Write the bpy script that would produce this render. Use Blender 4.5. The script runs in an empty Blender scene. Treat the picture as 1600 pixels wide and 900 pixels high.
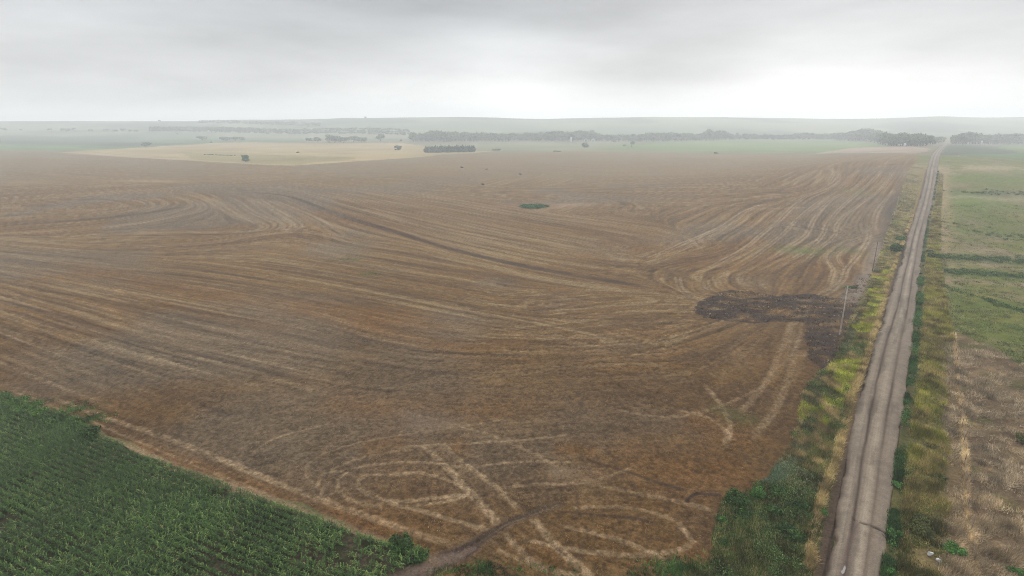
import bpy, math, random
import numpy as np

random.seed(11)
RNG = np.random.default_rng(11)
R = math.radians
scene = bpy.context.scene
COL = scene.collection

# ------------------------------------------------------------------ camera
CAM_H, FPX, PITCH = 46.0, 884.0, math.atan(257 / 884)
SP, CP = math.sin(PITCH), math.cos(PITCH)
cd = bpy.data.cameras.new("camera")
cam = bpy.data.objects.new("camera", cd)
COL.objects.link(cam)
cam.location = (0, 0, CAM_H)
cam.rotation_euler = (math.pi / 2 - PITCH, 0, 0)
cd.sensor_width = 36.0
cd.lens = 36.0 * FPX / 1600.0
cd.clip_start, cd.clip_end = 0.5, 30000
scene.camera = cam

# ------------------------------------------------------------------ sky, sun, exposure
SUN_EL, SUN_AZ = R(27), R(30)          # azimuth measured from +Y towards +X
world = bpy.data.worlds.new("World")
scene.world = world
world.use_nodes = True


def build_sky():
    nt = world.node_tree
    N, L = nt.nodes, nt.links
    N.clear()
    out = N.new("ShaderNodeOutputWorld")
    bg = N.new("ShaderNodeBackground")
    bg.inputs["Strength"].default_value = 0.1
    L.new(bg.outputs[0], out.inputs[0])
    sky = N.new("ShaderNodeTexSky")
    sky.sky_type = 'NISHITA'
    sky.sun_disc = False
    sky.sun_elevation = SUN_EL
    sky.sun_rotation = SUN_AZ
    tc = N.new("ShaderNodeTexCoord")

    def math_n(op, a, b=None, clamp=False):
        m = N.new("ShaderNodeMath"); m.operation = op; m.use_clamp = clamp
        for i, v in enumerate((a, b)):
            if v is None: continue
            if isinstance(v, (int, float)): m.inputs[i].default_value = v
            else: L.new(v, m.inputs[i])
        return m.outputs[0]

    sep = N.new("ShaderNodeSeparateXYZ")
    L.new(tc.outputs["Generated"], sep.inputs[0])
    z = sep.outputs[2]

    def noise(scale, zs, detail, rough, off=(0, 0, 0)):
        mp = N.new("ShaderNodeMapping")
        mp.inputs["Scale"].default_value = (1, 1, zs)
        mp.inputs["Location"].default_value = off
        L.new(tc.outputs["Generated"], mp.inputs[0])
        n = N.new("ShaderNodeTexNoise")
        n.inputs["Scale"].default_value = scale
        n.inputs["Detail"].default_value = detail
        n.inputs["Roughness"].default_value = rough
        L.new(mp.outputs[0], n.inputs["Vector"])
        return n.outputs[0]

    def lobe(px, py, k, amp):
        d = np.array([(px - 800) / FPX, CP - SP * (py - 450) / FPX, -SP - CP * (py - 450) / FPX])
        d = d / np.linalg.norm(d)
        vm = N.new("ShaderNodeVectorMath"); vm.operation = 'SUBTRACT'
        L.new(tc.outputs["Generated"], vm.inputs[0])
        vm.inputs[1].default_value = d
        sc = N.new("ShaderNodeVectorMath"); sc.operation = 'MULTIPLY'
        L.new(vm.outputs[0], sc.inputs[0])
        sc.inputs[1].default_value = (1, 1, 2.4)
        dt = N.new("ShaderNodeVectorMath"); dt.operation = 'DOT_PRODUCT'
        L.new(sc.outputs[0], dt.inputs[0]); L.new(sc.outputs[0], dt.inputs[1])
        e = math_n('EXPONENT', math_n('MULTIPLY', dt.outputs["Value"], -k))
        return math_n('MULTIPLY', e, amp)

    # overcast: the deck is brightest overhead, greyer lower, with a pale band near the horizon
    mr = N.new("ShaderNodeValToRGB")
    cr = mr.color_ramp
    cr.interpolation = 'B_SPLINE'
    pts = SKY_RAMP
    cr.elements[0].position, cr.elements[0].color = pts[0][0], (*[v / 4 for v in pts[0][1]], 1)
    cr.elements[1].position, cr.elements[1].color = pts[-1][0], (*[v / 4 for v in pts[-1][1]], 1)
    for p, c in pts[1:-1]:
        e = cr.elements.new(p); e.color = (*[v / 4 for v in c], 1)
    L.new(math_n('MAXIMUM', z, 0.0), mr.inputs[0])
    big = noise(2.3, 4.6, 4, 0.5, (0.4, 0.2, 1.3))
    fine = noise(5.0, 4.5, 6, 0.55, (2.1, 0.7, 0.0))
    v = math_n('ADD', math_n('MULTIPLY', math_n('SUBTRACT', big, 0.5), 0.85),
               math_n('MULTIPLY', math_n('SUBTRACT', fine, 0.5), 0.36))
    for px, py, k, a in SKY_LOBES:
        v = math_n('ADD', v, lobe(px, py, k, a))
    v = math_n('MAXIMUM', math_n('ADD', v, 1.0), 0.55)
    cm = N.new("ShaderNodeVectorMath"); cm.operation = 'SCALE'
    L.new(mr.outputs[0], cm.inputs[0])
    L.new(math_n('MULTIPLY', v, 40.0), cm.inputs["Scale"])
    mix = N.new("ShaderNodeMixRGB")
    mix.inputs[0].default_value = 0.96
    L.new(sky.outputs[0], mix.inputs[1]); L.new(cm.outputs[0], mix.inputs[2])
    L.new(mix.outputs[0], bg.inputs[0])


SKY_RAMP = [(0.0, (.93, .93, .92)), (0.045, (.80, .80, .80)), (0.12, (.62, .628, .64)), (0.21, (.52, .533, .553)),
            (0.40, (1.0, 1.02, 1.05)), (0.70, (2.7, 2.73, 2.75)), (1.0, (3.2, 3.22, 3.25))]
SKY_LOBES = [(1380, 122, 18, .20), (790, 105, 36, .32), (860, 163, 90, .20), (280, 135, 26, -.13), (560, 165, 90, .10),
             (1000, 20, 16, -.12), (170, 35, 26, .22), (1040, 125, 70, -.16), (650, 20, 30, -.12), (1600, 50, 30, -.14), (900, 145, 200, -.14)]
build_sky()

sd = bpy.data.lights.new("sun", 'SUN')
sun = bpy.data.objects.new("sun", sd)
COL.objects.link(sun)
sd.energy = 1.5
sd.angle = R(35)
sd.color = (1.0, .985, .955)
sun.location = (0, 0, 200)
sun.rotation_euler = (math.pi / 2 - SUN_EL, 0, math.pi - SUN_AZ)

scene.view_settings.view_transform = 'Standard'
scene.view_settings.look = 'None'
scene.view_settings.gamma = 1
scene.view_settings.exposure = 0.0
scene.render.engine = 'CYCLES'
cy = scene.cycles
cy.use_denoising = True
try:
    cy.denoiser = 'OPENIMAGEDENOISE'
    cy.denoising_prefilter = 'NONE'
except Exception:
    pass
cy.filter_width = 1.0
cy.max_bounces = 5
cy.diffuse_bounces = 2
cy.glossy_bounces = 2
cy.transparent_max_bounces = 6
cy.volume_bounces = 0
cy.caustics_reflective = cy.caustics_refractive = False
HAZE_DENSITY = 0.00044

# ------------------------------------------------------------------ numeric helpers
TEX = RNG.random((512, 512)).astype(np.float32)


def vnoise(x, y, cell, seed=0):
    """smooth value noise in 0..1 on a periodic lattice of the given cell size (metres)"""
    u = x / cell + seed * 17.31
    v = y / cell + seed * 9.77
    iu, iv = np.floor(u), np.floor(v)
    fu, fv = (u - iu).astype(np.float32), (v - iv).astype(np.float32)
    fu = fu * fu * (3 - 2 * fu); fv = fv * fv * (3 - 2 * fv)
    a = iu.astype(np.int64) & 511; b = iv.astype(np.int64) & 511
    a1 = (a + 1) & 511; b1 = (b + 1) & 511
    return (TEX[a, b] * (1 - fu) + TEX[a1, b] * fu) * (1 - fv) + (TEX[a, b1] * (1 - fu) + TEX[a1, b1] * fu) * fv


def fbm(x, y, cell, seed=0, oct=4, gain=.5):
    s, a, t = 0, 1.0, 0
    for o in range(oct):
        s = s + a * vnoise(x, y, cell / 2 ** o, seed + 3 * o); t += a; a *= gain
    return s / t


def sstep(a, b, x):
    t = np.clip((x - a) / (b - a), 0, 1)
    return t * t * (3 - 2 * t)


_dense = np.linspace(-200, 6000, 3101)
_kr = np.interp(_dense, [-200, 0, 50, 97, 140, 182, 235, 300, 370, 450, 700, 1100, 6000],
                [0, 0, .6, 5.5, 3.5, 1.5, 4, 9, 14.5, 17.5, 17.5, 12, 12])
_g = np.exp(-.5 * (np.arange(-30, 31) * 2 / 14.0) ** 2); _g /= _g.sum()
_kr = np.convolve(np.pad(_kr, 30, mode='edge'), _g, mode='valid')
_ht_t = np.array([-1.6, -.94, -.66, -.53, -.50, -.36, -.28, -.17, -.09, 0, .06, .24, .36, .53, .77, .94, 1.6])
_ht_y = np.array([188, 189, 189, 189, 187.3, 187, 184.5, 184, 183, 185, 186, 183, 183.3, 186, 185, 182, 181.])


def height(x, y):
    x = np.asarray(x, float); y = np.asarray(y, float)
    lat = x - (36 + .72 * (y - 49))
    w = np.exp(-(np.abs(lat) / 150.0) ** 2.0)
    h = np.interp(y, _dense, _kr) * w
    r = np.hypot(x, y)
    h = h + (1 - w) * (4.0 * sstep(150, 700, r))
    nw = sstep(60, 260, r)
    h = h + nw * (1 - .7 * w) * ((fbm(x, y, 160, 5, 2) - .5) * 3.4)
    top = np.interp(x / np.maximum(y, 1.0), _ht_t, _ht_y)
    hill = CAM_H + (193 - top) / FPX * 2450 / .96 - 6
    ramp = sstep(1150, 2500, y)
    h = h + ramp * (hill + (fbm(x, y, 420, 9, 3) - .5) * 26 * (1 - ramp))
    return h


def ray(px, py):
    a, b = (px - 800) / FPX, (py - 450) / FPX
    return np.array([a, CP - SP * b, -SP - CP * b])


_ts = np.geomspace(18, 5200, 1800)


def at(px, py):
    """point of the ground seen along a bearing"""
    d = ray(px, py)
    X, Y, Z = _ts * d[0], _ts * d[1], CAM_H + _ts * d[2]
    g = Z - height(X, Y)
    i = np.argmax(g < 0)
    if g[i] >= 0: i = len(_ts) - 1
    if i == 0: i = 1
    t = _ts[i - 1] + (_ts[i] - _ts[i - 1]) * g[i - 1] / max(g[i - 1] - g[i], 1e-6)
    x, y = t * d[0], t * d[1]
    return np.array([x, y, float(height(x, y))])


def proj(x, y, z):
    dz = z - CAM_H
    zc = y * CP - dz * SP
    yc = -SP * y - CP * dz
    return 800 + FPX * x / zc, 450 + FPX * yc / zc


def line(pts):
    return np.array([at(*p)[:2] for p in pts])


def smooth_line(pts, n=4):
    p = np.asarray(pts, float)
    for _ in range(2):
        q = [p[0]]
        for a, b in zip(p[:-1], p[1:]):
            q += [a * .75 + b * .25, a * .25 + b * .75]
        q.append(p[-1]); p = np.array(q)
    return p


def inside(px, py, poly):
    poly = np.asarray(poly, float)
    r = np.zeros(px.shape, bool)
    j = len(poly) - 1
    for i in range(len(poly)):
        xi, yi = poly[i]; xj, yj = poly[j]
        c = (yi > py) != (yj > py)
        with np.errstate(divide='ignore', invalid='ignore'):
            r ^= c & (px < (xj - xi) * (py - yi) / (yj - yi + 1e-12) + xi)
        j = i
    return r


def seg_dist(x, y, pl, pad):
    """distance to a world polyline for the points within pad of its box; returns index, distance, run along it 0..1"""
    lo, hi = pl.min(0) - pad, pl.max(0) + pad
    idx = np.nonzero((x > lo[0]) & (x < hi[0]) & (y > lo[1]) & (y < hi[1]))[0]
    X, Y = x[idx], y[idx]
    best = np.full(idx.shape, 1e9); run = np.zeros(idx.shape)
    L = np.hypot(*np.diff(pl, axis=0).T); cum = np.concatenate([[0], np.cumsum(L)])
    for k in range(len(pl) - 1):
        a, b = pl[k], pl[k + 1]; d = b - a; l2 = max(d @ d, 1e-9)
        t = np.clip(((X - a[0]) * d[0] + (Y - a[1]) * d[1]) / l2, 0, 1)
        q = np.hypot(X - a[0] - t * d[0], Y - a[1] - t * d[1])
        m = q < best
        best[m] = q[m]; run[m] = (cum[k] + t[m] * L[k]) / cum[-1]
    return idx, best, run


def C(r, g, b, k=2.3):
    c = np.array([r, g, b]) / 255.0
    c = np.where(c <= .04045, c / 12.92, ((c + .055) / 1.055) ** 2.4)
    return (c / k).astype(np.float32)


def mixc(base, col, m):
    m = m[:, None].astype(np.float32)
    return base * (1 - m) + col * m


# ------------------------------------------------------------------ object helpers
def tag(o, label=None, cat=None, group=None, kind=None):
    if label: o["label"] = label
    if cat: o["category"] = cat
    if group: o["group"] = group
    if kind: o["kind"] = kind
    return o


def link(o, parent=None):
    COL.objects.link(o)
    if parent: o.parent = parent
    return o


def mesh_np(name, verts, loops, nper, mat, col=None, smooth=False, parent=None):
    """mesh from arrays: verts (n,3), loops flat vertex indices, nper loops per face (int or array)"""
    me = bpy.data.meshes.new(name)
    verts = np.ascontiguousarray(verts, np.float32); loops = np.ascontiguousarray(loops, np.int32).ravel()
    if np.isscalar(nper):
        nf = len(loops) // nper; tot = np.full(nf, nper, np.int32)
    else:
        tot = np.asarray(nper, np.int32); nf = len(tot)
    st = np.concatenate([[0], np.cumsum(tot)[:-1]]).astype(np.int32)
    me.vertices.add(len(verts)); me.vertices.foreach_set("co", verts.ravel())
    me.loops.add(len(loops)); me.loops.foreach_set("vertex_index", loops)
    me.polygons.add(nf)
    me.polygons.foreach_set("loop_start", st)
    me.polygons.foreach_set("loop_total", tot)
    me.polygons.foreach_set("use_smooth", np.full(nf, smooth, bool))
    me.update(calc_edges=True)
    if col is not None:
        a = me.attributes.new("col", 'FLOAT_COLOR', 'POINT')
        c = np.ones((len(verts), 4), np.float32); c[:, :3] = col
        a.data.foreach_set("color", c.ravel())
    me.materials.append(mat)
    return link(bpy.data.objects.new(name, me), parent)


def empty(name, loc, rz=0):
    o = bpy.data.objects.new(name, None)
    o.empty_display_size = .5
    o.location = loc; o.rotation_euler = (0, 0, rz)
    return link(o)


def copy_tree(root, loc, rz, s=1.0):
    r = root.copy(); COL.objects.link(r)
    r.location = loc; r.rotation_euler = (0, 0, rz)
    r.scale = s if hasattr(s, '__len__') else (s, s, s)
    for ch in root.children:
        c = ch.copy(); COL.objects.link(c); c.parent = r
        for g in ch.children:
            d = g.copy(); COL.objects.link(d); d.parent = c
    return r


def mat_attr(name, rough=.9, spec=.25, nz=((1.1, .35), (.28, .4)), bump=0.0, bump_scale=2.0, transl=0.0):
    """surface whose own colour sits in the 'col' attribute, broken up by fine object-space noise"""
    m = bpy.data.materials.new(name); m.use_nodes = True
    nt = m.node_tree; N, L = nt.nodes, nt.links
    p = N["Principled BSDF"]
    p.inputs["Roughness"].default_value = rough
    p.inputs["Specular IOR Level"].default_value = spec
    a = N.new("ShaderNodeAttribute"); a.attribute_name = "col"
    cur = a.outputs["Color"]
    tc = N.new("ShaderNodeTexCoord")
    for cell, amp in nz:
        n = N.new("ShaderNodeTexNoise"); n.inputs["Scale"].default_value = 1.0 / cell
        n.inputs["Detail"].default_value = 3
        n.inputs["Roughness"].default_value = .65
        L.new(tc.outputs["Object"], n.inputs["Vector"])
        mr = N.new("ShaderNodeMapRange")
        mr.inputs["From Min"].default_value, mr.inputs["From Max"].default_value = .25, .75
        mr.inputs["To Min"].default_value, mr.inputs["To Max"].default_value = 1 - amp, 1 + amp
        L.new(n.outputs[0], mr.inputs["Value"])
        vs = N.new("ShaderNodeVectorMath"); vs.operation = 'SCALE'
        L.new(cur, vs.inputs[0]); L.new(mr.outputs[0], vs.inputs["Scale"])
        cur = vs.outputs[0]
    L.new(cur, p.inputs["Base Color"])
    if bump:
        n = N.new("ShaderNodeTexNoise"); n.inputs["Scale"].default_value = bump_scale
        n.inputs["Detail"].default_value = 4
        L.new(tc.outputs["Object"], n.inputs["Vector"])
        b = N.new("ShaderNodeBump"); b.inputs["Distance"].default_value = bump
        b.inputs["Strength"].default_value = .8
        L.new(n.outputs[0], b.inputs["Height"]); L.new(b.outputs[0], p.inputs["Normal"])
    if transl:
        t = N.new("ShaderNodeBsdfTranslucent"); L.new(cur, t.inputs[0])
        mx = N.new("ShaderNodeMixShader"); mx.inputs[0].default_value = transl
        out = N["Material Output"]
        L.new(p.outputs[0], mx.inputs[1]); L.new(t.outputs[0], mx.inputs[2]); L.new(mx.outputs[0], out.inputs[0])
    return m


def mat_plain(name, col, rough=.8, spec=.3, var=.25, scale=3.0):
    m = bpy.data.materials.new(name); m.use_nodes = True
    nt = m.node_tree; N, L = nt.nodes, nt.links
    p = N["Principled BSDF"]
    p.inputs["Roughness"].default_value = rough
    p.inputs["Specular IOR Level"].default_value = spec
    tc = N.new("ShaderNodeTexCoord"); n = N.new("ShaderNodeTexNoise")
    n.inputs["Scale"].default_value = scale; n.inputs["Detail"].default_value = 5
    L.new(tc.outputs["Object"], n.inputs["Vector"])
    cr = N.new("ShaderNodeValToRGB")
    cr.color_ramp.elements[0].position, cr.color_ramp.elements[1].position = .3, .7
    cr.color_ramp.elements[0].color = (*[float(v) * (1 - var) for v in col], 1)
    cr.color_ramp.elements[1].color = (*[min(1, float(v) * (1 + var)) for v in col], 1)
    L.new(n.outputs[0], cr.inputs[0]); L.new(cr.outputs[0], p.inputs["Base Color"])
    return m


M_GROUND = mat_attr("bare_soil_and_stubble", .98, .04, ((1.6, .14), (.3, .5), (.12, .35)), .12, 3.0)
M_ROAD = mat_attr("packed_dirt", .95, .08, ((.9, .12), (.15, .3)), .03, 7)
M_LEAF = mat_attr("foliage", .8, .12, ((.6, .15),), transl=.15)
M_GRASS = mat_attr("grass_blades", .9, .08, ((.8, .15),), transl=.12)
M_CORN = mat_attr("corn_leaves", .7, .14, ((.7, .15),), transl=.12)
M_BARK = mat_plain("bark", C(70, 60, 52), .9)
M_WOOD = mat_plain("weathered_pole_wood", C(172, 162, 150, 1.75), .85, .2, .2, 2)
M_DARKWOOD = mat_plain("dark_pole_wood", C(130, 118, 108), .85, .2, .2, 2)

# ------------------------------------------------------------------ traced outlines of the land
FIELD = [(-700, 226), (0, 236), (60, 236.5), (120, 240), (200, 246), (300, 251), (400, 257), (455, 259), (520, 255), (600, 249.5),
         (700, 242.5), (800, 238.5), (900, 236), (1000, 239), (1120, 240), (1250, 241.5), (1330, 242), (1436, 240), (1432, 252), (1420, 268),
         (1410, 292), (1398, 330), (1384, 372), (1368, 420), (1352, 450), (1320, 520), (1304, 560), (1276, 585), (1255, 615), (1250, 650),
         (1240, 690), (1205, 745), (1172, 768), (1132, 780), (1117, 830), (1114, 880), (1062, 896), (1062, 990), (600, 990),
         (672, 872), (640, 858), (560, 828), (480, 790), (380, 760), (300, 735), (230, 705), (160, 675), (100, 650), (40, 625),
         (0, 610), (-700, 360)]
CORN = [(-700, 366), (0, 616), (40, 629), (100, 652), (146, 672), (160, 686), (250, 722), (350, 762), (450, 797), (560, 834),
        (640, 858), (668, 871), (640, 884), (606, 902), (560, 990), (-700, 990)]
DARK = [(1085, 487), (1098, 468), (1125, 456), (1170, 454), (1220, 463), (1280, 462), (1312, 466), (1328, 450), (1345, 434), (1360, 428),
        (1364, 440), (1350, 470), (1336, 500), (1314, 530), (1308, 560), (1288, 582), (1266, 562), (1258, 522), (1262, 502), (1200, 503),
        (1150, 500), (1100, 497)]
ROAD_L = [(1268, 985), (1276, 945), (1285, 900), (1310, 785), (1330, 675), (1352, 585), (1379, 500), (1396, 445), (1411, 400), (1420, 360), (1441, 300), (1449, 260), (1456, 240), (1467, 231), (1479, 222)]
ROAD_R = [(1372, 985), (1374, 945), (1378, 900), (1392, 785), (1405, 675), (1420, 585), (1430, 500), (1435, 445), (1440, 400), (1446, 360), (1460, 300), (1465, 260), (1469, 240), (1476, 231), (1483, 222)]
FENCE = [(1526, 905), (1521, 862), (1515, 817), (1511, 772), (1508, 730), (1504, 673), (1500, 617), (1495, 561), (1491, 525), (1485, 506),
         (1481, 485), (1477, 451), (1472, 420), (1470, 385), (1470, 340), (1472, 300), (1474, 268)]
TANLINE = [(1256, 930), (1261, 898), (1265, 865), (1270, 825), (1283, 775), (1295, 745), (1307, 710), (1315, 685), (1325, 645), (1331, 622), (1338, 600), (1350, 562),
           (1364, 518), (1377, 480), (1388, 440), (1400, 405), (1412, 372), (1424, 345), (1437, 300), (1446, 262), (1453, 244)]
W_ROAD_L, W_ROAD_R = smooth_line(line(ROAD_L)), smooth_line(line(ROAD_R))
W_FENCE, W_TAN = smooth_line(line(FENCE)), smooth_line(line(TANLINE))

# tracks: (pixels traced, width m, strength); positive lightens, negative darkens
TRACKS = [
    ([(660, 692), (704, 736), (736, 772), (760, 796), (780, 822)], 1.25, .75),
    ([(690, 690), (712, 716), (752, 744), (784, 768), (812, 798)], .95, .6),
    ([(832, 808), (856, 840), (884, 868), (920, 898), (950, 925)], 1.3, .75),
    ([(788, 832), (812, 860), (836, 882), (870, 895), (910, 900)], 1.0, .65),
    ([(540, 735), (510, 737), (496, 752), (499, 766), (512, 780), (530, 788)], .7, .6),
    ([(548, 735), (532, 744), (524, 758), (538, 778), (566, 788), (600, 792)], .7, .55),
    ([(660, 738), (612, 742), (575, 740), (557, 752), (564, 768), (596, 781), (632, 784), (680, 778), (736, 773)], .8, .7),
    ([(655, 738), (700, 748), (740, 772), (700, 784), (640, 790)], .7, .6), ([(545, 733), (600, 722), (680, 722), (740, 735)], .7, .5), ([(512, 735), (570, 712), (650, 702)], .6, .45),
    ([(1060, 815), (1020, 800), (960, 790), (890, 795)], .7, .45), ([(960, 640), (1040, 655), (1120, 640), (1200, 600)], .8, .35), ([(620, 640), (700, 660), (800, 690), (890, 740)], .7, .4),
    ([(600, 784), (660, 798), (704, 812), (764, 829)], .9, .65),
    ([(80, 620), (160, 652), (300, 698), (400, 742), (492, 778), (560, 802), (620, 824), (680, 844), (728, 856)], 1.1, .6),
    ([(10, 607), (100, 642), (240, 700), (390, 762), (490, 800)], .6, .4),
    ([(620, 700), (696, 693), (760, 692), (830, 686), (890, 679)], .7, .5),
    ([(744, 730), (776, 724), (824, 721), (900, 722)], .6, .5),
    ([(784, 763), (832, 756), (885, 757), (930, 752), (990, 730)], .7, .5),
    ([(920, 754), (1000, 772), (1080, 788), (1118, 800)], .9, .4),
    ([(872, 820), (952, 838), (1012, 860), (1050, 882)], .8, .55),
    ([(812, 841), (880, 856), (940, 866), (1012, 868), (1060, 860), (1084, 848)], .9, .6),
    ([(1060, 815), (1068, 828), (1086, 850)], .9, .55),
    ([(776, 858), (824, 880), (860, 896)], .7, .45),
    ([(500, 768), (470, 735), (500, 710), (560, 690), (680, 672), (800, 655)], .5, .3),
    ([(395, 715), (400, 700), (440, 680), (520, 660)], .5, .35),
    ([(1010, 405), (1070, 379), (1112, 362), (1135, 351), (1157, 334), (1180, 323), (1200, 318)], 1.6, .75),
    ([(1040, 402), (1090, 378), (1128, 361), (1150, 347), (1170, 333)], 1.2, .5),
    ([(1096, 424), (1135, 404), (1169, 385), (1191, 365), (1214, 348), (1242, 320), (1259, 306), (1292, 295), (1309, 286), (1313, 275), (1304, 265)], 1.3, .7),
    ([(1298, 266), (1306, 276), (1297, 289), (1270, 303)], 1.2, .6),
    ([(1166, 410), (1197, 387), (1225, 365), (1242, 345), (1275, 318), (1309, 297), (1332, 272), (1346, 264)], 1.2, .6),
    ([(1197, 410), (1231, 387), (1261, 368), (1267, 351), (1281, 328), (1306, 306), (1337, 295), (1357, 272), (1371, 265)], 1.3, .6),
    ([(1222, 410), (1253, 399), (1287, 368), (1290, 351), (1318, 320), (1346, 297), (1368, 278), (1378, 265)], 1.2, .7),
    ([(1250, 416), (1281, 387), (1307, 368), (1305, 351), (1332, 326), (1380, 295), (1400, 268)], 1.1, .6),
    ([(1374, 373), (1337, 373), (1309, 387), (1294, 399), (1295, 410), (1304, 421), (1295, 444)], .9, .65),
    ([(1325, 388), (1312, 396), (1309, 407), (1318, 418)], .8, .6),
    ([(1357, 357), (1359, 371), (1349, 387), (1337, 404), (1321, 421), (1318, 438), (1292, 460)], 1.2, .75),
    ([(1397, 297), (1374, 323), (1366, 342), (1366, 362)], 1.5, .55),
    ([(1416, 267), (1399, 292), (1392, 305)], 1.5, .4),
    ([(1393, 268), (1388, 290), (1376, 305)], 1.2, .4),
    ([(1059, 432), (1062, 452), (1084, 466), (1110, 470)], 1.3, .45),
    ([(1104, 436), (1103, 450), (1115, 456)], 1.3, .4),
    ([(1100, 600), (1132, 640), (1144, 668), (1130, 700)], 1.0, .45),
    ([(1240, 500), (1215, 560), (1190, 610), (1150, 650)], 1.4, .35),
    ([(1250, 520), (1235, 580), (1215, 640), (1170, 690)], 1.4, .35),
    ([(1060, 640), (1120, 655), (1145, 690)], .9, .4),
    ([(0, 314), (88, 308), (168, 303), (245, 296), (315, 289), (420, 281)], 2.2, .4),
    ([(20, 268), (120, 276), (220, 283), (330, 287)], 2.5, .45),
    ([(70, 317), (123, 329), (158, 328), (189, 324), (194, 321), (175, 315), (133, 314)], 1.6, .45),
    ([(196, 331), (228, 326), (238, 321), (228, 315), (210, 312)], 1.7, .55),
    ([(220, 332), (245, 324), (259, 320), (257, 315), (241, 310)], 1.7, .45),
    ([(150, 357), (228, 347), (297, 333), (322, 326), (310, 315), (280, 308)], 1.7, .5),
    ([(178, 364), (280, 363), (385, 363), (420, 356), (402, 347), (350, 328), (325, 308)], 1.6, .5),
    ([(425, 361), (436, 353), (432, 347), (395, 333), (371, 315), (350, 307)], 1.5, .5),
    ([(440, 360), (451, 354), (447, 346), (413, 326), (388, 310)], 1.5, .45),
    ([(430, 361), (469, 357), (465, 347), (430, 329), (402, 310)], 1.6, .6),
    ([(540, 372), (514, 356), (490, 340), (448, 322), (420, 312)], 1.8, .4),
    ([(205, 386), (300, 382), (380, 372), (450, 362), (520, 352)], 1.4, .3),
    ([(640, 330), (720, 345), (800, 362), (900, 380)], 1.8, .3),
    ([(560, 325), (660, 352), (760, 372), (860, 392), (1000, 408)], 1.6, .3),
    ([(870, 325), (900, 317), (923, 318), (915, 323)], 1.6, .5),
    ([(680, 282), (740, 292), (770, 291), (800, 283), (830, 276)], 1.8, .4),
    ([(1060, 268), (1100, 262), (1180, 258)], 2.6, .3), ([(1120, 272), (1150, 266), (1190, 260)], 2.6, .3),
    ([(1240, 282), (1275, 265)], 2, .35), ([(1278, 286), (1300, 270)], 2, .35),
    # dark lines, dead furrows, erosion
    ([(0, 353), (87, 347), (175, 340), (245, 331), (290, 322)], 2.6, -.5),
    ([(367, 300), (437, 303), (472, 312), (507, 328), (560, 346), (620, 362), (680, 383), (760, 403), (860, 424), (960, 440), (1060, 456)], 2.4, -.75),
    ([(215, 321), (230, 324), (234, 320), (226, 314)], 1.6, -.4),
    ([(30, 322), (60, 320), (90, 322)], 5, -.4),
    ([(0, 466), (90, 492), (190, 528), (300, 552), (420, 580), (500, 602)], 1.5, -.5),
    ([(560, 562), (680, 585), (760, 583)], 1.0, -.4), ([(500, 506), (620, 545), (700, 552), (830, 556)], 1.0, -.4),
    ([(100, 552), (220, 590), (330, 640), (380, 650)], 1.0, -.35),
    ([(916, 718), (1000, 744), (1048, 760), (1076, 768)], .5, -.7),
    ([(952, 806), (992, 810), (1022, 817)], .5, -.8),
    ([(868, 798), (910, 803), (952, 806)], .35, -.6),
    ([(1070, 786), (1079, 777), (1090, 770), (1104, 773), (1128, 774)], .42, -1.2),
    ([(20, 269), (75, 272)], 2, -.5), ([(178, 304), (205, 302)], 2, -.5),
    ([(720, 261), (790, 266), (812, 271)], 2.2, -.4), ([(755, 288), (800, 278), (825, 270)], 1.8, -.3),
    ([(1345, 258), (1380, 258), (1420, 256), (1446, 255)], 5, -.6),
    ([(1060, 405), (1100, 400), (1110, 398)], 1.5, -.4), ([(1225, 352), (1260, 356), (1320, 366)], 1.5, -.4),
]
FLOWS = [
    [(-500, 330), (0, 420), (200, 460), (420, 500), (640, 545), (800, 560), (1000, 565)],
    [(-500, 360), (0, 470), (180, 530), (350, 575), (520, 605), (700, 620)],
    [(-200, 480), (0, 560), (150, 620), (330, 690), (480, 745)],
    [(0, 385), (250, 405), (500, 440), (800, 500), (1000, 545)],
    [(600, 600), (900, 575), (1100, 540), (1240, 480)],
    [(650, 665), (950, 640), (1150, 620), (1230, 560), (1255, 480)],
    [(560, 290), (800, 330), (1000, 360), (1100, 380)],
    [(600, 260), (900, 270), (1200, 270)],
    [(-500, 252), (0, 260), (300, 270), (600, 275)],
    [(900, 300), (1100, 310), (1250, 300)],
    [(860, 480), (1000, 470), (1080, 470)], [(820, 720), (1000, 700), (1180, 700)],
    [(560, 290), (800, 300), (1000, 292), (1150, 290)],
    [(700, 600), (900, 610), (1060, 600)], [(430, 362), (480, 363), (540, 373), (640, 386)], [(300, 395), (420, 391), (560, 410), (700, 432)], [(500, 350), (560, 366), (640, 380)], [(520, 335), (600, 360), (680, 386)],
]
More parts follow.
